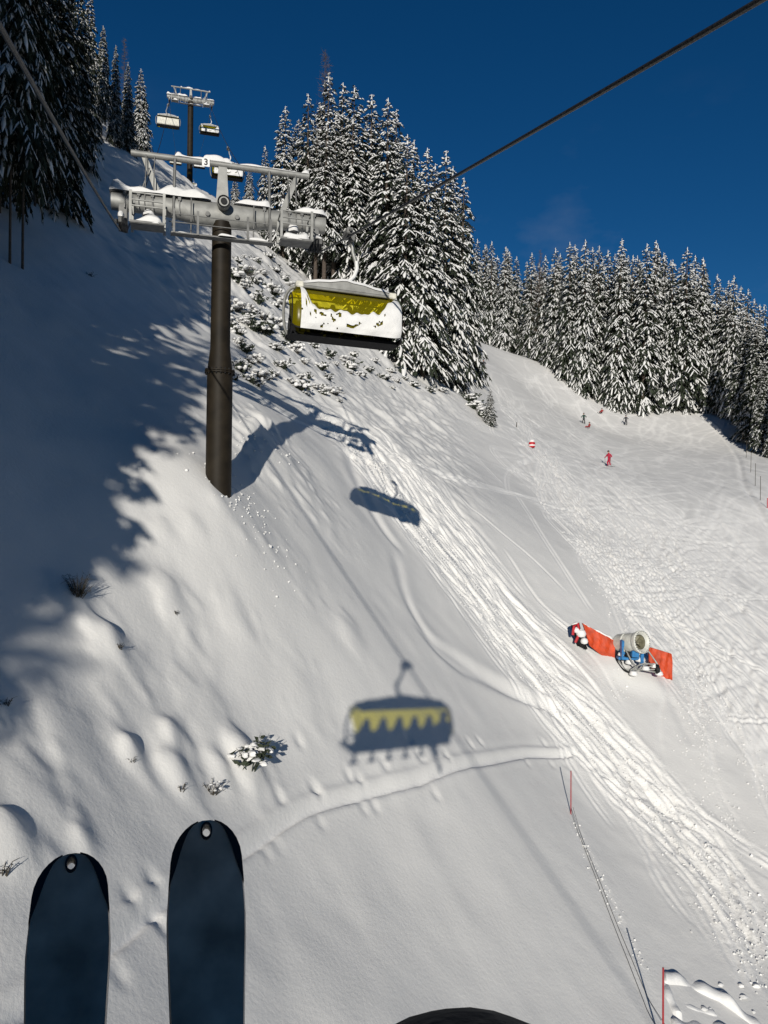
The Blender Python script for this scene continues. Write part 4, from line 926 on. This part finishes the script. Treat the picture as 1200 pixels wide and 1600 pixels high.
# the rider holding the camera: only the knee shows
kneeR = P(712, 1668, .46); 
hipC = -.30 * FWD + .06 * RGT + np.array([0, 0, -.42])
V3 = lambda f, r, z: f * FWD + r * RGT + np.array([0, 0, z])
an1 = foot1 + np.array([0, 0, .12]) - ax1 * 0; an2 = foot2 + np.array([0, 0, .12])
kneeL = hipC + V3(.43, -.17, .06)
J = {'pelvis': (hipC, .13), 'waist': (hipC + V3(-.06, 0, .2), .125), 'chest': (hipC + V3(-.1, 0, .42), .15), 'neck': (hipC + V3(-.1, 0, .60), .06), 'head0': (hipC + V3(-.07, 0, .72), .085), 'head1': (hipC + V3(-.07, 0, .84), .08),
     'hR': (hipC + V3(.03, .1, -.02), .10), 'kR': (kneeR, .090), 'aR': (an1, .06), 'tR': (an1 - ax1 * .16 + np.array([0, 0, -.04]), .05),
     'hL': (hipC + V3(.03, -.1, -.02), .10), 'kL': (kneeL, .068), 'aL': (an2, .06), 'tL': (an2 - ax2 * .16 + np.array([0, 0, -.04]), .05)}
E_ = [('pelvis', 'waist'), ('waist', 'chest'), ('chest', 'neck'), ('neck', 'head0'), ('head0', 'head1'), ('pelvis', 'hR'), ('hR', 'kR'), ('kR', 'aR'), ('aR', 'tR'), ('pelvis', 'hL'), ('hL', 'kL'), ('kL', 'aL'), ('aL', 'tL')]
for sg, nm in ((1, 'R'), (-1, 'L')):
    J['s' + nm] = (hipC + V3(-.1, sg * .19, .50), .07); J['e' + nm] = (hipC + V3(.0, sg * .27, .24), .055); J['w' + nm] = (V3(-.10, sg * .11, -.05), .038); J['p' + nm] = (V3(-.04, sg * .10, -.01), .036)
    E_ += [('chest', 's' + nm), ('s' + nm, 'e' + nm), ('e' + nm, 'w' + nm), ('w' + nm, 'p' + nm)]
    for q in range(4):
        J['f%d%s' % (q, nm)] = (V3(-.01, sg * (.085 - .0 * q), -.035 + q * .022), .011); J['g%d%s' % (q, nm)] = (V3(.012, sg * .045, -.033 + q * .022), .010)
        E_ += [('p' + nm, 'f%d%s' % (q, nm)), ('f%d%s' % (q, nm), 'g%d%s' % (q, nm))]
    J['t' + nm + 'h'] = (V3(-.05, sg * .06, .02), .012); E_ += [('p' + nm, 't' + nm + 'h')]
zr = lambda p: 2 if p[2] > hipC[2] + .66 else (1 if (p - hipC) @ FWD < .02 and p[2] > hipC[2] + .12 else 0)
rider = empty('person', hipC.tolist())
body = skin_body('body', {k: (np.array(v[0]) - hipC, v[1]) for k, v in J.items()}, E_, [M['trouser'], M['jacket'], M['skin']], lambda p: zr(p + hipC), rider, 3)
tag(rider, 'seated skier in black trousers of whom only a rounded knee shows', 'person')
hm = MB(); hm.lathe([(.11, -.03), (.125, .03), (.115, .09), (.07, .135), (0, .15)], hipC + V3(-.08, 0, .80) - hipC, 'Z', 18); hm.build('helmet', M['dark'], rider)

# ------------------------------------------------------------------ people on the piste
def skier(px, py, size, label, jacket, pants, pose='ride', face=-1, sit=False):
    g = gp(px, py); z = ground(g[0], g[1]); e = empty('person', (g[0], g[1], z), random.uniform(-.4, .4) + (rad(70) if pose == 'side' else 0))
    s = size / 1.75; k = lambda x, y, z_, r: ((np.array([x, y, z_]) * s), r * s)
    if sit: J = {'pelvis': k(0, 0, .18, .17), 'chest': k(-.12, 0, .58, .18), 'neck': k(-.12, 0, .78, .07), 'head': k(-.1, 0, .9, .10), 'head2': k(-.1, 0, 1.0, .09), 'kR': k(.42, -.15, .42, .08), 'aR': k(.75, -.18, .08, .07), 'kL': k(.42, .15, .38, .08), 'aL': k(.78, .18, .08, .07), 'sR': k(-.12, -.21, .66, .08), 'eR': k(-.3, -.34, .4, .06), 'wR': k(-.35, -.36, .14, .05), 'sL': k(-.12, .21, .66, .08), 'eL': k(.0, .34, .45, .06), 'wL': k(.3, .28, .42, .05)}
    else: J = {'pelvis': k(0, 0, .82, .15), 'chest': k(.12, 0, 1.22, .18), 'neck': k(.17, 0, 1.42, .07), 'head': k(.2, 0, 1.54, .10), 'head2': k(.21, 0, 1.64, .09), 'kR': k(.14, -.15, .46, .085), 'aR': k(-.02, -.17, .10, .075), 'kL': k(.18, .15, .46, .085), 'aL': k(.04, .17, .10, .075), 'sR': k(.13, -.21, 1.30, .085), 'eR': k(.12, -.40, 1.06, .065), 'wR': k(.34, -.38, .96, .05), 'sL': k(.13, .21, 1.30, .085), 'eL': k(.14, .42, 1.06, .065), 'wL': k(.36, .36, .98, .05)}
    E2 = [('pelvis', 'chest'), ('chest', 'neck'), ('neck', 'head'), ('head', 'head2'), ('pelvis', 'kR'), ('kR', 'aR'), ('pelvis', 'kL'), ('kL', 'aL'), ('chest', 'sR'), ('sR', 'eR'), ('eR', 'wR'), ('chest', 'sL'), ('sL', 'eL'), ('eL', 'wL')]
    hz = J['neck'][0][2] + .05 * s; wz = J['pelvis'][0][2] - (0 if not sit else .0)
    skin_body('body', J, E2, [M[jacket], M[pants], M['skin']], lambda p: 2 if (p[2] > hz and np.hypot(p[0] - J['head'][0][0], p[1]) < .16 * s) else (0 if p[2] > wz + .02 else 1), e, 1)
    h = MB(); c = J['head2'][0]; h.lathe([(.115 * s, -.05 * s), (.125 * s, .02 * s), (.09 * s, .09 * s), (0, .12 * s)], c, 'Z', 12); h.build('helmet', M['dark'], e)
    if pose != 'none':
        for q in (-1, 1):
            b = MB(); x0 = J['aR' if q < 0 else 'aL'][0]; y_ = x0[1]
            b.grid([[(x0[0] + t * s, y_ - .05, .02 + (.10 * max(0, t - .6) / .25 if t > .6 else 0)), (x0[0] + t * s, y_ + .05, .02 + (.10 * max(0, t - .6) / .25 if t > .6 else 0))] for t in (-.75, -.3, .2, .6, .75, .85)])
            o = b.build('ski', M['dark'], e); so_ = o.modifiers.new('thick', 'SOLIDIFY'); so_.thickness = .02
        if not sit:
            for w_ in ('wR', 'wL'):
                b = MB(); p = J[w_][0]; b.tube([p + np.array([.03, 0, .08]), p + np.array([-.25, 0, -.9 * s])], .012, 5); b.build('ski_pole', M['dark'], e)
    e.rotation_euler[2] = face
    return tag(e, label, 'person')
skier(952, 729, 1.85, 'skier in a crimson suit standing alone on the middle of the piste', 'suit_red', 'suit_red', face=rad(215))
skier(912, 662, 1.85, 'skier in dark green standing beside a companion sitting on the snow', 'suit_green', 'suit_dark', face=rad(250))
skier(920, 670, 1.75, 'person in a brick red jacket sitting on the piste below the green skier', 'suit_brick', 'suit_dark', face=rad(200), sit=True)
skier(978, 664, 1.8, 'small skier in charcoal clothes higher up near the forest edge', 'suit_dark', 'suit_dark', face=rad(240))
skier(940, 646, 1.7, 'tiny figure in a brick red jacket against the foot of the forest', 'suit_brick', 'suit_dark', face=rad(230), sit=True)
skier(756, 578, 1.7, 'tiny skier at the foot of the middle clump where the piste narrows', 'suit_dark', 'suit_dark', face=rad(240))

# ------------------------------------------------------------------ snow gun with its safety mats
def mat_panel(corners, name, label, snow=True, th=.16, mat='orange', bulge=.05):
    tl_, tr_, br_, bl_ = [np.array(c) for c in corners]; n = 12; rows_f = []; rows_b = []
    nr = np.cross(tr_ - tl_, bl_ - tl_); nr /= np.linalg.norm(nr)
    if nr[1] > 0: nr = -nr
    b = MB(); F_ = []
    for j in range(9):
        v = j / 8; F_.append([((tl_ * (1 - u) + tr_ * u) * (1 - v) + (bl_ * (1 - u) + br_ * u) * v) + nr * (th * .5 + bulge * math.sin(math.pi * v) * (1 + .6 * math.sin(u * 14)) + .035 * math.sin(u * 25 + v * 7) + .05 * abs(math.sin(u * 9.4 + 1))) for u in np.linspace(0, 1, n)])
    B_ = [[p - nr * th for p in r] for r in F_]
    ring = [[F_[j][i] for i in range(n)] for j in range(9)] + [[B_[j][i] for i in range(n)] for j in range(8, -1, -1)]; ring.append(ring[0])
    b.grid(ring); b.add([r[0] for r in ring[:-1]], [tuple(range(len(ring) - 1))]); b.add([r[-1] for r in ring[:-1]], [tuple(range(len(ring) - 1))[::-1]])
    root = empty('safety_mat', ((bl_ + br_) / 2).tolist()); o = b.build('padding', M[mat], root); o.location = -((bl_ + br_) / 2); 
    if snow:
        s = MB(); cap_snow(s, [tl_ + (tr_ - tl_) * .03 + np.array([0, 0, -.01]), (tl_ + tr_) / 2, tr_ - (tr_ - tl_) * .03], .12, .12, .08, seed=len(label)); q = s.build('settled_snow', M['snow'], root); q.location = -((bl_ + br_) / 2)
    return tag(root, label, 'safety mat', 'padding round the snow gun')
D0 = GUN[1]
mat_panel([P(909, 973, D0 + .4), P(959, 1000, D0 + .4), P(959, 1040, D0 + .4), P(920, 1008, D0 + .4)], 'm', 'long orange safety mat on the uphill flank of the snow gun')
mat_panel([P(1012, 1010, D0 + .7), P(1048, 1021, D0 + .7), P(1049, 1062, D0 + .7), P(1013, 1052, D0 + .7)], 'm', 'short orange safety mat on the downhill flank of the snow gun', snow=False)
e = mat_panel([P(893, 976, D0 + .6), P(905, 973, D0 + .4), P(918, 1014, D0 + .3), P(903, 1008, D0 + .6)], 'm', 'black and white end mat heaped with snow at the tip of the padding', True, .14, 'dark')
b = MB(); 
for cx, cy, r_ in ((908, 990, .26), (913, 1002, .20), (901, 985, .18)):
    p = P(cx, cy, D0 + .15); b.lathe([(0, -r_ * .8), (r_ * .8, -r_ * .5), (r_, 0), (r_ * .75, r_ * .6), (0, r_)], p, 'Z', 10)
q = b.build('settled_snow', M['snow'], e); q.location = -np.array(e.location)
b = MB(); b.tube([P(895, 992, D0 + .1), P(897, 978, D0 + .1), P(903, 974, D0 + .1), P(905, 990, D0 + .1), P(899, 1004, D0 + .1)], .07, 8); q = b.build('red_trim', M['red'], e); q.location = -np.array(e.location)
gun = empty('snow_gun', GUN.tolist()); gz = GUN
def L_(px, py, dd=0): return P(px, py, D0 + dd) - gz
a0, a1 = L_(966, 1005, .55), L_(1003, 1003, -.75)
ax = (a1 - a0); ln = np.linalg.norm(ax); ax /= ln
s1 = np.cross(ax, [0, 0, 1]); s1 /= np.linalg.norm(s1); u1 = np.cross(s1, ax); R = np.stack([s1, u1, ax], 1)
b = MB(); b.lathe([(.34, 0), (.42, .02), (.46, .15), (.47, .5), (.50, .55), (.50, .60), (.46, .64), (.47, ln - .28), (.50, ln - .25), (.52, ln - .2), (.55, ln - .1), (.56, ln), (.50, ln + .03), (.44, ln), (.36, ln - .12)], a0, 'Z', 32, R=R); b.build('fan_barrel', M['barrel'], gun)
b = MB(); b.lathe([(.44, ln - .01), (.40, ln - .08), (.33, ln - .5), (.16, ln - .6), (0, ln - .5)], a0, 'Z', 28, R=R)
for j in range(7):
    g_ = j * 2 * math.pi / 7; b.add([a0 + R @ np.array([.06 * math.cos(g_), .06 * math.sin(g_), ln - .45]), a0 + R @ np.array([.34 * math.cos(g_), .34 * math.sin(g_), ln - .42]), a0 + R @ np.array([.34 * math.cos(g_ + .5), .34 * math.sin(g_ + .5), ln - .3]), a0 + R @ np.array([.06 * math.cos(g_ + .5), .06 * math.sin(g_ + .5), ln - .38])], [(0, 1, 2, 3)])
b.build('fan_duct', M['fanin'], gun)
b = MB()
for j in range(26):
    g_ = j * 2 * math.pi / 26; p = a0 + R @ np.array([.50 * math.cos(g_), .50 * math.sin(g_), ln + .03]); b.lathe([(0, -.02), (.022, -.02), (.018, .03), (0, .03)], p, 'Z', 6, R=R)
b.build('nozzle', M['galv2'], gun)
b = MB()
for sg in (-1, 1):
    p = (a0 + a1) / 2 + s1 * sg * .54
    b.box(p + np.array([0, 0, -.3]), (.09, .3, .95)); b.box(p, (.12, .34, .3))
b.box((a0 + a1) / 2 + np.array([0, 0, -.76]), (1.2, .38, .14)); b.box((a0 + a1) / 2 + np.array([.1, -.45, -.45]), (.34, .3, .32)); b.box(L_(1003, 1030, -.3), (.16, .12, .62)); b.build('swivel_yoke', M['blue'], gun, bevel=.02)
b = MB(); b.box(L_(974, 1012, .1), (.44, .4, .62)); b.build('control_box', M['blue'], gun, bevel=.03)
b = MB(); b.lathe([(0, -.3), (.17, -.3), (.17, .3), (0, .3)], L_(987, 1022, -.2), 'X', 16); b.build('compressor', M['dark'], gun)
b = MB()
T_ = [[L_(963, 1024, .2), L_(972, 1040, -.1), L_(985, 1050, -.5), L_(1020, 1040, -.6)], [L_(975, 1010, -.2), L_(988, 1035, -.5), L_(996, 1044, -.6)], [L_(1012, 1016, -.4), L_(1026, 1036, -.5), L_(1032, 1049, -.6)],
      [L_(985, 1047, -.6), L_(1005, 1037, -.5), L_(1030, 1040, -.5)], [L_(960, 1030, .2), L_(975, 1050, -.3)], [L_(1000, 1046, -.6), L_(1034, 1052, -.5)], [L_(978, 1046, -.4), L_(1024, 1046, -.4)], [L_(990, 1052, -.5), L_(1010, 1036, -.4)]]
for t in T_: b.tube(smooth3(t, 4) if len(t) > 2 else t, .04, 7)
b.build('tubular_carriage', M['galv'], gun)
b = MB()
for px, py, dd in ((968, 1040, .2), (1026, 1046, -.5)):
    b.lathe([(.12, -.08), (.24, -.08), (.27, -.04), (.27, .04), (.24, .08), (.12, .08)], L_(px, py, dd), 'X', 18)
b.build('wheel', M['dark'], gun)
b = MB()
for px, py, dd, r_ in ((1000, 1030, -.1, .26), (984, 1034, -.15, .24), (1022, 1040, -.4, .2), (970, 1022, -.1, .16), (1009, 1044, -.6, .2), (990, 1052, -.7, .22), (1030, 1052, -.6, .2), (972, 1052, -.4, .16)):
    p = L_(px, py, dd); b.lathe([(0, -r_ * .6), (r_ * .9, -r_ * .4), (r_, -.05), (r_ * .7, r_ * .45), (0, r_ * .62)], p, 'Z', 9)
cap_snow(b, [a0 + u1 * .44 + ax * .1, a0 + u1 * .47 + ax * (ln - .5)], .22, .05, .1, seed=3)
b.build('settled_snow', M['snow'], gun)
b = MB(); b.tube(smooth3([L_(966, 1010, .3), L_(963, 1030, .1), L_(975, 1047, -.4), L_(992, 1052, -.7)], 6), .045, 7); b.build('water_hose', M['dark'], gun)
tag(gun, 'grey and blue fan snow gun on a tubular carriage between orange mats', 'snow gun')

# ------------------------------------------------------------------ poles, ropes, marker
def pole(px, by, ty, label, mat='darkred', r=.022, name='marker_pole', dx=0, cat='pole', group=None, tilt=0):
    g = gp(px, by); g[2] = ground(g[0], g[1]); top = P(px + dx, ty, g[1] / 1.0)
    b = MB(); b.tube([(0, 0, -.25), (0, 0, max(.3, top[2] - g[2]))], [r, r * .9], 8)
    o = b.build(name, M[mat]); o.location = g; o.rotation_euler = (0, math.atan2(top[0] - g[0], max(.3, top[2] - g[2])), 0)
    return tag(o, label, cat, group)
pA = pole(892, 1272, 1207, 'thin dark red pole standing in untouched snow by the ski tracks', dx=2)
pB = pole(1036, 1640, 1520, 'dark red pole beside the broken snow heap at the bottom corner', r=.028, dx=5)
for i, off in enumerate((0, .22)):
    a = np.array(pA.location) + np.array([off * .3, 0, .22 + off * .2]); c = np.array(pB.location) + np.array([off, 0, .35 + off * .3]); pts = []
    for k in range(31):
        p = a + (c - a) * k / 30; gz_ = ground(p[0], p[1]); p[2] = max(gz_ + .04, p[2] - .9 * math.sin(math.pi * k / 30)); pts.append(p)
    b = MB(); b.tube(pts, .008, 5); tag(b.build('fence_rope', M['rope']), ('thin grey rope between the two dark red poles, upper strand' if i == 0 else 'thin grey rope between the two dark red poles, lower strand'), 'rope', 'ropes between the poles')
for i, (px, by, ty) in enumerate([(1166, 715, 688), (1173, 738, 706), (1180, 760, 724), (1188, 782, 744), (1160, 700, 676)]):
    pole(px, by, ty, 'thin leafless stake on the piste rim, %s of five counted downhill' % ORD[(i + 1) % 5], 'twig', .03, 'stake', cat='stake', group='stakes on the piste rim')
pole(1199, 794, 778, 'short red pole at the very edge of the piste view', 'red', .05, 'marker_pole')
pole(807, 668, 660, 'short dark stake poking from the smooth snow near the red and white marker', 'twig', .05, 'stake', cat='stake')
g = gp(831, 700); g[2] = ground(g[0], g[1]); mk = empty('marker_cushion', g.tolist())
b = MB(); b.lathe([(0, .0), (.30, .02), (.36, .2), (.34, .48), (.26, .6)], n=14); b.build('cushion', M['red'], mk)
b = MB(); b.lathe([(.27, .58), (.30, .64), (.24, .78), (.12, .86), (0, .88)], n=14); b.lathe([(.36, .18), (.375, .2), (.375, .3), (.35, .32)], n=14); b.build('snow_cap', M['snow'], mk)
tag(mk, 'small red and white marker cushion alone on the slope', 'marker')

# ------------------------------------------------------------------ shrubs on the bank
def blob(mb, c, r, rr, sq=.7, mi=0):
    bm = bmesh.new(); bmesh.ops.create_icosphere(bm, subdivisions=2, radius=1)
    ph = [rr.uniform(0, 6) for _ in range(6)]; sx, sy = rr.uniform(.8, 1.25), rr.uniform(.8, 1.25)
    vs = []
    for v in bm.verts:
        k = 1 + .16 * math.sin(v.co.x * 3.1 + ph[0]) + .14 * math.sin(v.co.y * 3.7 + ph[1]) + .12 * math.sin(v.co.z * 4.3 + ph[2]) + .07 * math.sin(v.co.x * 7 + v.co.y * 6 + ph[3])
        vs.append((c[0] + v.co.x * r * k * sx, c[1] + v.co.y * r * k * sy, c[2] + v.co.z * r * k * sq))
    mb.add(vs, [tuple(x.index for x in f.verts) for f in bm.faces], mi); bm.free()
def shrub_proto(seed, n=14, w=1.0, hgt=.9, needles=False, twigs=40, snow=1.0, big=1.0):
    r = random.Random(seed); e = empty('snowy_shrub'); T, S = MB(), MB()
    for i in range(twigs):
        a = r.uniform(0, 6.28); l = r.uniform(.3, 1) * w * .75; hh = hgt * r.uniform(.3, 1.15)
        p0 = np.array([math.cos(a) * l * .2, math.sin(a) * l * .2, -.15]); p2 = np.array([math.cos(a) * l, math.sin(a) * l, hh]); p1 = (p0 + p2) / 2 + np.array([0, 0, .2 * hh])
        T.tube([p0, p1, p2], [.014, .010, .004], 4, cap=False)
        for q in range(5):
            b0 = p1 + (p2 - p1) * r.uniform(-.6, 1); d = np.array([r.uniform(-1, 1), r.uniform(-1, 1), r.uniform(-.6, .7)]) * .28 * w
            if needles: T.add([b0, b0 + d, b0 + d * .6 + np.array([0, 0, -.10 * w])], [(0, 1, 2)]); T.add([b0 + d * .1, b0 + d * .9, b0 + d * .5 + np.array([.05, .05, .03]) * w], [(0, 1, 2)])
            else: T.tube([b0, b0 + d], [.006, .003], 3, cap=False)
    for i in range(int(n * snow)):
        a = r.uniform(0, 6.28); l = r.uniform(0, .85) * w * .75; hh = hgt * (1 - .55 * (l / w) ** 2) * r.uniform(.25, 1.0)
        blob(S, (math.cos(a) * l, math.sin(a) * l, hh), w * big * r.uniform(.05, .15), r, .62)
    T.build('twigs', M['needle'] if needles else M['twig'], e, smooth=False); S.build('settled_snow', M['snow'], e)
    return e
SHR = [shrub_proto(500 + i, n=40 + 8 * (i % 3), w=1.0 + .2 * (i % 2), needles=(i % 3 != 1), twigs=30, hgt=.62, big=1.15) for i in range(6)]
su = set()
def put_shrub(proto, px, py, size, label, group='snow-covered shrubs on the bank', world=None):
    g = gp(px, py) if world is None else np.array(world); g[2] = ground(g[0], g[1])
    o = proto if proto.name not in su else copy_tree(proto); su.add(proto.name)
    o.location = (g[0], g[1], g[2] - .05); o.rotation_euler = (0, 0, random.uniform(0, 6.28)); o.scale = (size, size, size * random.uniform(.8, 1.15))
    return tag(o, label, 'shrub', group)
rs = random.Random(77)
SP = [(372,405),(385,425),(398,440),(378,450),(412,430),(425,452),(402,468),(440,470),(390,490),(416,495),(432,505),(372,520),(382,545),(400,560),(418,580),(440,572),(452,590),(468,600),(480,585),(492,602),(505,612),(476,560),(462,548),(500,570),(515,560),(522,615),(512,590),(548,575),(560,588),(432,545),(450,530),(405,585),(375,575),(388,590),(368,480),(430,418),(445,435),(460,450),(470,470),(365,440),(360,500),(412,520),(395,512),(540,560),(575,575),(600,585),(620,592),(645,600),(672,606),(690,608),(490,545),(470,520),(440,395),(420,400),(455,415),(585,560),(610,575),(400,408)]
SP += [(px + rs.uniform(-14, 14), py + rs.uniform(-12, 12)) for px, py in SP[:48]]
for i, (px, py) in enumerate(SP):
    where = 'behind the tower pole' if px < 400 else ('under the crossarm end' if py < 460 else ('at the foot of the middle clump' if px > 560 else 'below the hanging bubble chair'))
    put_shrub(SHR[i % 6], px, py + 4, (1 if i < 58 else .62) * rs.uniform(.55, 1.15) * (.9 if py > 540 else 1.15), 'low shrub buried in lumpy snow on the bank %s' % where, 'snow-covered shrubs ' + where)
for i, (px, py, s) in enumerate([(733, 628, 1.6), (742, 640, 1.7), (752, 648, 1.5), (758, 655, 1.4)]):
    put_shrub(SHR[(i * 2) % 6], px, py, s, 'snow-dusted low shrub beside the lone little spruce, %s from the trees' % ORD[i], 'shrubs beside the little spruce')
tree_px(PROTO[3], 766, 665, 765, 608, 'little young spruce standing alone on the open slope below the clump', 'spruces of the middle clump', wide_=1.7)
# larger plants close by
near = [shrub_proto(600, 44, .8, .7, True, 22, 1.0, .95), shrub_proto(601, 14, .5, .4, False, 14, .9, .9), shrub_proto(602, 2, .75, .65, False, 46, .35), shrub_proto(603, 2, .3, .22, False, 14, .4)]
put_shrub(near[0], 392, 1222, .95, 'snow-capped plant with twigs sticking up, biggest on the open bank', 'plants poking through the bank')
put_shrub(near[1], 330, 1240, .8, 'few bare twigs low in the snow beside the snow-capped plant', 'plants poking through the bank')
put_shrub(near[2], 122, 938, .72, 'brown leafless bush at the edge of the tree shade', 'plants poking through the bank')
for px, py, s, lab in [(186, 1040, .7, 'dark twigs for the shaded hole under a round snow mound midway down the bank'), (207, 1203, .55, 'dark twigs for the shaded hole under a small snow mound above the skis'), (283, 1247, .6, 'dark twigs for the shaded hole at the foot of the snow mound beside bare twigs'), (4, 1358, .9, 'brown tuft beside a snow mound at the lower edge of the view'), (412, 1180, .8, 'dark twigs showing just behind the snow-capped plant'),(8,1110,.8,'tuft of thin twigs at the edge of the shade, cut by the view edge'),(275,975,.5,'scrap of twig in a dent of the bank'),(140,432,1.2,'dark tuft high in the shaded snow')]:  # mound tufts are dark twigs standing in for shaded holes
    put_shrub(near[3], px, py, s, lab, 'plants poking through the bank')
# broken snow heap by the lower pole
hc = gp(1110, 1590); hp = MB(); r = random.Random(9)
heap = empty('snow_heap', (hc[0], hc[1], ground(hc[0], hc[1])))
def ridge(pts, w_, h_, seed): 
    q = [np.array([*gp(*p)[:2], 0]) - np.array([hc[0], hc[1], 0]) for p in pts]
    for v in q: v[2] = ground(v[0] + hc[0], v[1] + hc[1]) - heap.location[2] - .08
    cap_snow(hp, q, w_, h_, .09, n=11, seed=seed)
ridge([(1036, 1525), (1075, 1530), (1120, 1552), (1160, 1580), (1195, 1605)], .24, .30, 3)
ridge([(1050, 1600), (1090, 1598), (1130, 1606), (1180, 1625)], .27, .22, 4); ridge([(1038, 1530), (1046, 1560), (1062, 1590)], .16, .3, 5)
ridge([(1058, 1560), (1090, 1572), (1120, 1578)], .16, .12, 6)
for i in range(16):
    p = gp(r.uniform(1040, 1190), r.uniform(1535, 1640)); blob(hp, (p[0] - hc[0], p[1] - hc[1], ground(p[0], p[1]) - heap.location[2] + .02), r.uniform(.03, .10), r, .6)
hp.build('snow_block', M['snow'], heap); tag(heap, 'heap of broken snow with grey hollows beside the lower red pole', 'snow heap')
# loose snow lumps along the churned tracks: nobody could count them
lm = MB(); r = random.Random(5)
for wps, n, sp in (([(700,880),(850,1060),(940,1160),(1030,1260),(1110,1360),(1175,1470),(1200,1560)], 1100, 1.2), ([(1085,1040),(1095,1170),(1110,1240),(1160,1330)], 240, .8), ([(900,840),(940,920),(990,990)], 160, .9), ([(1130,1080),(1170,1180),(1200,1260)], 140, .7), ([(900,1290),(950,1400),(1000,1500)], 70, .25), ([(960,1090),(980,1085),(975,1060)], 30, .5), ([(500,650),(560,700),(620,780),(700,880)], 500, 1.0), ([(330,785),(370,800),(395,860),(415,830)], 110, 1.0), ([(355,690),(400,700),(440,700)], 40, .8)):
    c = smooth_path([gp(*q) for q in wps])
    for i in range(n):
        p = c[r.randrange(len(c))]; x, y = p[0] + r.gauss(0, .6) * sp, p[1] + r.gauss(0, .6) * sp
        s = r.uniform(.018, .046) * (1.6 if r.random() < .1 else 1); z = float(height_at(np.array([x]), np.array([y]), True)[0][0])
        R3 = np.array(Matrix.Rotation(r.uniform(0, 6), 3, (r.random() + .1, r.random(), r.random()))); lm.box((x, y, z + s * .4), (s * 1.6, s * 1.3, s * 1.1), R3, taper=.7)
lo = lm.build('loose_snow', M['snow'], smooth=False); tag(lo, kind='stuff')
bpy.context.view_layer.update()
